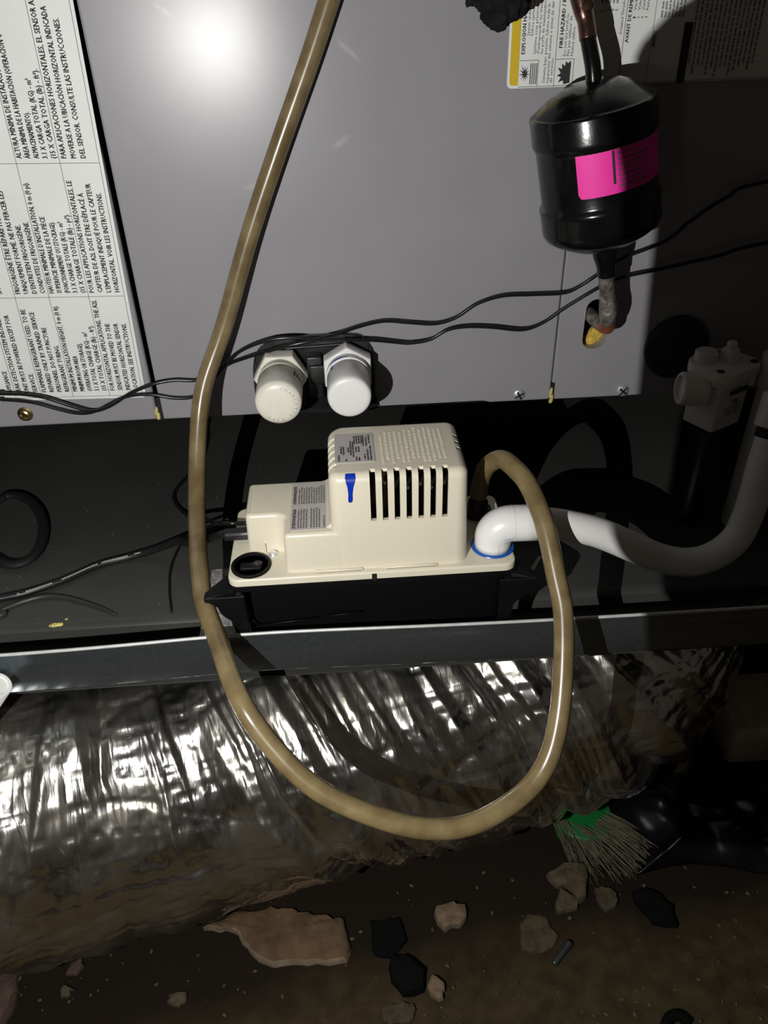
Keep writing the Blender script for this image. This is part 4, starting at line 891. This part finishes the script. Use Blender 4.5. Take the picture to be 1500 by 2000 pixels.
CO = [(-0.60,-0.03,0.0062), (-0.52,0.005,0.0062), (-0.455,0.0330,0.0062), (-0.4194,0.0459,0.0062), (-0.4103,0.0574,0.0062), (-0.3958,0.0567,0.0062), (-0.3786,0.0441,0.0062), (-0.3618,0.0221,0.0062), (-0.3485,-0.0049,0.0062), (-0.3405,-0.0323,0.0062), (-0.3387,-0.0557,0.0062), (-0.3429,-0.0722,0.0062), (-0.3523,-0.0799,0.0062), (-0.3656,-0.0779,0.0062), (-0.3809,-0.0665,0.0062), (-0.40,-0.055,0.0062), (-0.45,-0.03,0.0062), (-0.60,0.02,0.0062)]
tag(tube('shadow_loop', CO, 0.0060, 'dark', n=6, seg=10, flat=0.7), 'dull black loop added on the pan at the left edge as a cast shadow', 'cord')  # dark ring laid on the pan in place of a cast shadow
# dust and crumbs
rng = random.Random(31); bm = bmesh.new()
for i in range(75):
    x = rng.uniform(-0.42, -0.10); y = rng.uniform(-0.165, 0.11)
    s_ = rng.uniform(0.00022, 0.00055)*(2.0 if rng.random() < 0.08 else 1)
    bmesh.ops.create_icosphere(bm, subdivisions=1, radius=s_, matrix=Matrix.Translation((x, y, s_*0.5)) @ Matrix.Rotation(rng.random()*3, 4, 'Z') @ Matrix.Diagonal((1.6, 1, 0.6, 1)))
for i in range(60):
    x = rng.uniform(0.0, 0.5); y = rng.uniform(-0.10, 0.09); s_ = rng.uniform(0.0002, 0.0005)
    bmesh.ops.create_icosphere(bm, subdivisions=1, radius=s_, matrix=Matrix.Translation((x, y, s_*0.5)))
o = from_bm('dust_specks', bm, 'dust'); tag(o, 'pale specks of dust scattered over the dark pan', 'dust', kind='stuff')
bm = bmesh.new()
for (x, y, s_) in ((-0.2895, -0.1735, 0.0028), (-0.2850, -0.1730, 0.0026), (-0.2925, -0.1738, 0.0018), (-0.281, -0.165, 0.0012)):
    bmesh.ops.create_icosphere(bm, subdivisions=2, radius=s_, matrix=Matrix.Translation((x, y, -0.0005+s_*0.5)) @ Matrix.Diagonal((1.5, 1, 0.7, 1)))
for v in bm.verts: v.co += v.normal*noise.noise(v.co*800)*0.0008
tag(from_bm('insulation_crumb', bm, 'pale_tuft', smooth=True, base=(-0.288, -0.173, 0.0)), 'small yellow insulation crumb near the front edge of the pan', 'crumb')

# white pipe end at the left edge in front of the rail
wp = thing('pipe_end', 'white plastic pipe end sticking in at the left edge before the rail', 'pipe', (-0.31, -0.285, 0.01))
d_ = Vector((-0.62, 0.05, -0.80)).normalized()
lathe('pipe_body', [(0.0088, 0.0006), (0.0088, -0.0004), (0.0092, -0.0006), (0.0118, -0.0006), (0.0122, 0.0), (0.0122, 0.09)], Vector((-0.3040, -0.2700, 0.0235)), d_, 'pvc', wp, 32)

# ------------------------------------------------------------------ foil duct
def build_duct():
    rs = np.random.RandomState(5)
    A_ = np.array((-0.75, -0.265, -0.222)); 
    cpts = [(-0.66, -0.250, -0.232), (-0.42, -0.203, -0.232), (0.0, -0.113, -0.232), (0.18, -0.073, -0.233), (0.285, -0.038, -0.235), (0.345, 0.025, -0.236), (0.370, 0.12, -0.238), (0.375, 0.26, -0.24)]
    path = catmull(cpts, 40); P = np.array([tuple(p) for p in path])
    dd = np.r_[0, np.cumsum(np.linalg.norm(np.diff(P, axis=0), axis=1))]
    nu, nv = 960, 300
    uu = np.linspace(0, dd[-1], nu); C_ = np.stack([np.interp(uu, dd, P[:, k]) for k in range(3)], 1)
    T = np.gradient(C_, axis=0); T /= np.linalg.norm(T, axis=1)[:, None]
    Zv = np.array((0, 0, 1.0)); N = Zv-T*(T@Zv)[:, None]; N /= np.linalg.norm(N, axis=1)[:, None]; B = np.cross(T, N)
    th = np.linspace(-PI, PI, nv); R = 0.165
    U, TH_ = np.meshgrid(uu, th, indexing='ij')
    def lin1(x, seed, per=4096):
        r = np.random.RandomState(seed).rand(per); i = np.floor(x).astype(int); f_ = x-i
        return r[i % per]*(1-f_)+r[(i+1) % per]*f_
    def lin2(x, y, seed):
        r = np.random.RandomState(seed).rand(512, 512); i = np.floor(x).astype(int); j = np.floor(y).astype(int); fx = x-i; fy = y-j
        g = lambda a, b: r[a % 512, b % 512]
        return (g(i, j)*(1-fx)+g(i+1, j)*fx)*(1-fy)+(g(i, j+1)*(1-fx)+g(i+1, j+1)*fx)*fy
    # folds run round the tube, slanting and merging as they go down
    xc = C_[:, 0][:, None]
    slant = 0.055-0.120*np.clip((xc+0.42)/0.34, 0, 1)
    warp = U+slant*(TH_-0.3)+0.018*(lin2(U*9, TH_*1.2+20, 1)-0.5)+0.008*(lin2(U*25, TH_*3+20, 2)-0.5)
    h = 0.0
    ridg = lambda q: 1-np.abs(2*q-1)
    h += 0.0130*(ridg(lin2(warp*21, TH_*0.6+20, 3))-0.5)
    h += 0.0082*(ridg(lin2(warp*50, TH_*0.9+20, 4))-0.5)
    h += 0.0032*(ridg(lin2(warp*115, TH_*1.5+20, 5))-0.5)
    h += 0.0022*(lin2(U*75+8*TH_, TH_*18+40, 7)-0.5)
    h += 0.0090*(lin2(U*5, TH_*2+20, 8)-0.5)
    cr = lin2(U*7+TH_*2, TH_*7+60, 9); h -= 0.0022*np.clip(1-np.abs(cr-0.5)/0.035, 0, 1)
    cr = lin2(U*9-TH_*5, TH_*6+90, 10); h -= 0.0018*np.clip(1-np.abs(cr-0.5)/0.03, 0, 1)
    # the tube is pulled in by tape rings now and then
    Rr = R+h
    Px = C_[:, None, :]+N[:, None, :]*(np.cos(TH_)*Rr)[..., None]+B[:, None, :]*(np.sin(TH_)*Rr)[..., None]
    V = Px.reshape(-1, 3)
    V[:, 2] = np.maximum(V[:, 2], -0.398)
    idx = np.arange(nu*nv).reshape(nu, nv)
    F = np.stack([idx[:-1, :-1], idx[:-1, 1:], idx[1:, 1:], idx[1:, :-1]], -1).reshape(-1, 4)
    me = bpy.data.meshes.new('flexible_duct'); base = np.array((0.0, -0.113, -0.398))
    me.from_pydata((V-base).tolist(), [], F.tolist())
    uv = me.uv_layers.new(name='uv')
    uvv = np.stack([U, TH_*R], -1).reshape(-1, 2)
    li = np.empty(len(me.loops), dtype=np.int32); me.loops.foreach_get('vertex_index', li)
    uv.data.foreach_set('uv', uvv[li].astype(np.float32).ravel())
    me.polygons.foreach_set('use_smooth', [True]*len(me.polygons)); me.update()
    me.materials.append(MT['foil'])
    o = bpy.data.objects.new('flexible_duct', me); COL.objects.link(o); o.location = tuple(base)
    return o
duct = build_duct()
tag(duct, 'wrinkled silver foil flexible duct lying on the ground below the rail', 'duct')

# ------------------------------------------------------------------ rubble on the ground
def chunk(name, outline, z0, h, mat, label, cat='rubble', group=None, jit=0.002, seed=1):
    rng = random.Random(seed); P = []
    N = len(outline)
    for i in range(N):
        a_ = Vector((*outline[i], 0)); b_ = Vector((*outline[(i+1) % N], 0)); k = max(2, int((b_-a_).length/0.008))
        for j in range(k):
            p_ = a_.lerp(b_, j/k); P.append((p_.x+rng.uniform(-jit, jit), p_.y+rng.uniform(-jit, jit)))
    cx = sum(p[0] for p in P)/len(P); cy = sum(p[1] for p in P)/len(P)
    rings = [(1.03, 0.0), (1.03, 0.55), (0.97, 0.92), (0.80, 1.0), (0.45, 1.02)]
    V = []; F = []; M_ = len(P)
    for (s, hh) in rings:
        for p in P:
            x = cx+(p[0]-cx)*s; y = cy+(p[1]-cy)*s
            V.append((x, y, z0+hh*h+(0.12*h*noise.noise(Vector((x*90, y*90, seed))) if hh > 0 else 0)+(0.1*h*noise.noise(Vector((x*30, y*30, seed))) if hh > 0 else 0)))
    V.append((cx, cy, z0+h))
    for r in range(len(rings)-1):
        for i in range(M_): F.append((r*M_+i, r*M_+(i+1) % M_, (r+1)*M_+(i+1) % M_, (r+1)*M_+i))
    L = (len(rings)-1)*M_
    for i in range(M_): F.append((L+i, L+(i+1) % M_, len(V)-1))
    F.append(tuple(reversed(range(M_))))
    o = obj(name, V, F, mat, None, True, (cx, cy, z0)); o.data.set_sharp_from_angle(angle=math.radians(55))
    return tag(o, label, cat, group)
ZF = -0.405
slab = [(-0.1952, -0.2641), (-0.1606, -0.2690), (-0.1564, -0.2765), (-0.1408, -0.2965), (-0.1229, -0.3089), (-0.0772, -0.3142), (-0.0373, -0.3124), (-0.0301, -0.3008), (-0.0392, -0.2695), (-0.0780, -0.2580), (-0.1203, -0.2485), (-0.1650, -0.2528)]
ms = chunk('mortar_slab', slab, ZF, 0.014, 'slab', 'large flat reddish brown broken mortar slab below the duct', seed=3)
ms.data.materials.append(MT['slab_edge'])
for p_ in ms.data.polygons:
    if p_.normal.z < 0.6 and p_.normal.y < 0.2 and p_.normal.z > -0.5: p_.material_index = 1
def blob(cx, cy, rx, ry, ang, n, seed):
    rng = random.Random(seed); c, s = math.cos(ang), math.sin(ang); P = []
    for k in range(n):
        t = 2*PI*k/n; r = rng.uniform(0.8, 1.15); x = rx*math.cos(t)*r; y = ry*math.sin(t)*r; P.append((cx+x*c-y*s, cy+x*s+y*c))
    return P
chunk('stone_chunk', [(0.073, -0.263), (0.094, -0.260), (0.106, -0.263), (0.107, -0.276), (0.100, -0.284), (0.080, -0.287), (0.073, -0.278)], ZF, 0.012, 'rock', 'small pale pink stone right of the large mortar slab', seed=5)
chunk('stone_chunk', [(0.214, -0.232), (0.235, -0.222), (0.262, -0.222), (0.262, -0.240), (0.250, -0.262), (0.242, -0.268), (0.236, -0.250), (0.222, -0.246)], ZF, 0.014, 'dim_rock', 'forked tan stone below the green plastic piece', seed=7)
chunk('stone_chunk', [(0.226, -0.252), (0.240, -0.262), (0.238, -0.275), (0.215, -0.279), (0.216, -0.268)], ZF, 0.010, 'dim_rock', 'small tan stone tucked under the forked stone', seed=8)
chunk('stone_chunk', blob(0.277, -0.265, 0.014, 0.015, 0.3, 9, 9), ZF, 0.007, 'soil_rock', 'grey brown stone right of the forked stone', seed=9)
chunk('stone_chunk', blob(0.186, -0.300, 0.024, 0.020, 0.8, 11, 11), ZF, 0.005, 'soil_rock', 'flat crumbled brown patch of stone left of the bolt', seed=11)
chunk('pebble', blob(0.063, -0.349, 0.010, 0.012, 0.3, 7, 12), ZF, 0.010, 'rock', 'pale pebble beside the black lump', 'pebble', seed=12)
chunk('pebble', blob(-0.217, -0.338, 0.011, 0.0085, 0.2, 8, 13), ZF, 0.007, 'dim_rock', 'round yellowish pebble alone on the dark soil at lower left', 'pebble', seed=13)
chunk('pebble', blob(-0.336, -0.295, 0.010, 0.007, 0.9, 7, 14), ZF, 0.006, 'pink_rock', 'small pinkish pebble, upper of the two at far left', 'pebble', seed=14)
chunk('pebble', blob(-0.342, -0.319, 0.006, 0.006, 0.4, 6, 15), ZF, 0.006, 'dim_rock', 'tiny grey pebble, lower of the two at far left', 'pebble', seed=15)
chunk('stone_chunk', [(-0.460, -0.290), (-0.400, -0.302), (-0.393, -0.325), (-0.400, -0.352), (-0.460, -0.372)], ZF, 0.016, 'pink_rock', 'reddish stone cut off by the lower left edge', seed=16)
chunk('stone_chunk', blob(0.020, -0.372, 0.018, 0.012, 0.1, 11, 17), ZF, 0.007, 'soil_rock', 'crumbly stone at the bottom edge below the black lump', seed=17)
chunk('rubber_scrap', [(-0.003, -0.270), (0.030, -0.268), (0.034, -0.296), (0.018, -0.312), (-0.002, -0.310)], ZF, 0.006, 'rubber', 'flat square black scrap right of the mortar slab', 'scrap', seed=18)
chunk('rubber_scrap', [(0.016, -0.315), (0.040, -0.318), (0.053, -0.332), (0.050, -0.350), (0.028, -0.353), (0.014, -0.338)], ZF, 0.016, 'rubber', 'lumpy black scrap beside the pale pebble', 'scrap', seed=19)
chunk('rubber_scrap', [(0.308, -0.262), (0.330, -0.262), (0.350, -0.285), (0.345, -0.305), (0.320, -0.300)], ZF, 0.012, 'rubber', 'black scrap lying alone at right on the bare soil', 'scrap', seed=20)
tag(tube('iron_hook', [(0.285, -0.440, -0.400), (0.290, -0.415, -0.398), (0.300, -0.399, -0.396), (0.312, -0.397, -0.396), (0.320, -0.404, -0.398)], 0.0055, 'rubber', seg=10), 'black hooked scrap at the bottom edge on the right', 'scrap')
tag(tube('bolt', [(0.196, -0.334, -0.401), (0.206, -0.326, -0.399), (0.219, -0.314, -0.398)], [0.0035, 0.003, 0.004], 'steel', seg=8), 'small metal bolt lying on the soil by the crumbled patch', 'bolt')
rng = random.Random(77); bm = bmesh.new()
for i in range(260):
    x = rng.uniform(-0.42, 0.5); y = rng.uniform(-0.42, -0.22); s_ = rng.uniform(0.0006, 0.0022)
    bmesh.ops.create_icosphere(bm, subdivisions=1, radius=s_, matrix=Matrix.Translation((x, y, ZF+0.001+s_*0.3)) @ Matrix.Rotation(rng.random()*3, 4, 'Z') @ Matrix.Diagonal((1.5, 1, 0.7, 1)))
tag(from_bm('soil_grit', bm, 'dim_rock'), 'fine pale grit scattered over the bare soil', 'grit', kind='stuff')

# brush with a green head
br = thing('straw_brush', 'green plastic headed brush with pale straw bristles below the duct', 'brush', (0.275, -0.18, ZF))
hd = []
for k in range(13):
    t = PI*k/12; hd.append((0.2740-0.036*math.cos(t), -0.176-0.0280*math.sin(t)))
hd += [(0.312, -0.120), (0.240, -0.120)]
prism('head', hd, ZF+0.004, ZF+0.026, 'green', br, bev=0.004)
V = []; F = []; rng = random.Random(55)
for i in range(420):
    t = rng.random(); x0 = 0.236+0.070*t; y0 = -0.170-0.018*math.sin(PI*t)+rng.uniform(-0.004, 0.006); z0 = ZF+rng.uniform(0.008, 0.030)
    L = rng.uniform(0.030, 0.075); dx = 0.30+0.85*t+rng.uniform(-0.25, 0.40); d = Vector((dx, -1.0, -0.18)).normalized()
    p0 = Vector((x0, y0, z0)); p1 = p0+d*L*0.55+Vector((rng.uniform(-.003, .003), 0, 0.002)); p2 = p0+d*L; p2.z = max(p2.z, ZF+0.002); p1.z = max(p1.z, ZF+0.003)
    v_, f_ = tube_geo([p0, p1, p2], [0.0008, 0.0007, 0.0004], 4); n0 = len(V); V += v_; F += [tuple(k+n0 for k in q_) for q_ in f_]
bs = obj('bristles', V, F, 'straw', br); bs['kind'] = 'stuff'

# crumpled black plastic sheet at the right
nu, nv = 90, 70; V = []; F = []
for i in range(nu+1):
    for j in range(nv+1):
        s, t = i/nu, j/nv
        x = 0.318+0.40*s+0.02*math.sin(7*t); y = -0.245+0.13*t+0.02*s*t-0.015*s+0.012*math.sin(9*s)
        q_ = Vector((x*16, y*16, 1)); rg_ = 1-abs(noise.noise(q_))*2; r2 = 1-abs(noise.noise(Vector((x*38+y*20, y*30, 5))))*2
        edge = min(1, 6*min(s, t, 1-t)+0.08)
        V.append((x, y, -0.400+edge*(0.030+0.024*rg_+0.012*r2)*(1.0-0.75*t*(1 if x < 0.5 else max(0, 1-(x-0.5)/0.1)))))
for i in range(nu):
    for j in range(nv): q_ = i*(nv+1)+j; F.append((q_, q_+nv+1, q_+nv+2, q_+1))
sh = obj('plastic_sheet', V, F, 'sheet', None, True, (0.45, -0.17, ZF))
sh.modifiers.new('thick', 'SOLIDIFY').thickness = 0.0006
tag(sh, 'crumpled glossy black plastic sheet on the ground at the right', 'plastic sheet')
blk = box('concrete_block', 0.500, 0.660, -0.092, 0.01, ZF, -0.335, 'block', None, bev=0.006, base=(0.55, -0.04, ZF))
tag(blk, 'pale concrete block between the duct and the black plastic sheet', 'block')

# ------------------------------------------------------------------ housing, stand and shade flap added around the flash, out of view
wk = thing('added_flash_rig', 'added unseen flash housing with a shade flap on a stand left of the camera', 'added light rig', (LP.x, LP.y-0.07, ZF))
ldir = Vector((0.25, 0.95, -0.18)).normalized()
lathe('flash_housing', [(0.012, -0.060), (0.018, -0.055), (0.020, -0.010), (0.024, -0.004), (0.021, -0.004), (0.016, -0.006), (0.0001, -0.006)], LP, ldir, 'black_plastic', wk, 28)
tube('stand_pole', [LP-ldir*0.045, (LP.x, LP.y-0.07, LP.z-0.06), (LP.x, LP.y-0.07, 0.1), (LP.x, LP.y-0.07, ZF+0.01)], 0.006, 'black_plastic', wk)
lathe('stand_base', [(0.07, 0), (0.07, 0.008), (0.06, 0.012), (0.008, 0.014)], (LP.x, LP.y-0.07, ZF), (0, 0, 1), 'black_plastic', wk, 32)
# unseen flap added to block the flash; its edge is shaped to the shadow line
def cab(x, z): return Vector((x, 0.0, z))
def on_ray(t, dist): d = (t-LP).normalized(); return LP+d*dist
edge = [(1.30, -0.76), (0.90, -0.75), (0.62, -0.70), (0.55, -0.60), (0.52, -0.45), (0.50, -0.30), (0.470, -0.15), (0.400, -0.046), (0.345, 0.06), (0.318, 0.1255), (0.3085, 0.26), (0.3055, 0.31), (0.297, 0.365), (0.281, 0.41), (0.265, 0.432), (0.263, 0.444), (0.267, 0.454), (0.2757, 0.464), (0.288, 0.476), (0.310, 0.489), (0.345, 0.502), (0.42, 0.52), (0.80, 0.56)]
lefte = [on_ray(cab(x, z), 0.075) for x, z in edge]; far = on_ray(cab(1.3, 0.10), 0.075)
nE = len(edge); V = []
for k, (x, z) in enumerate(edge):
    for tq in (0.0, 0.25, 0.6, 1.0):
        xx = x+(1.35-x)*tq; dvec = (cab(xx, z)-LP).normalized(); V.append(LP+dvec*0.075)
V2 = [v+(v-LP).normalized()*0.0008 for v in V]; nV = len(V); F = []
for k in range(nE-1):
    for q_ in range(3):
        a_ = k*4+q_; F.append((a_, a_+1, a_+5, a_+4)); F.append((nV+a_, nV+a_+4, nV+a_+5, nV+a_+1))
    F.append((k*4, k*4+4, nV+k*4+4, nV+k*4)); F.append((k*4+3, nV+k*4+3, nV+k*4+7, k*4+7))
F.append((0, nV, nV+1, nV+2, nV+3, 3, 2, 1)); m4 = (nE-1)*4; F.append((m4, m4+1, m4+2, m4+3, nV+m4+3, nV+m4+2, nV+m4+1, nV+m4))
obj('added_shade_flap', V+V2, F, 'black_plastic', wk)
tube('flap_arm', [LP-ldir*0.02+Vector((0.0230, 0, 0)), far+Vector((0.004, -0.02, 0.0)), far], 0.0018, 'black_plastic', wk)
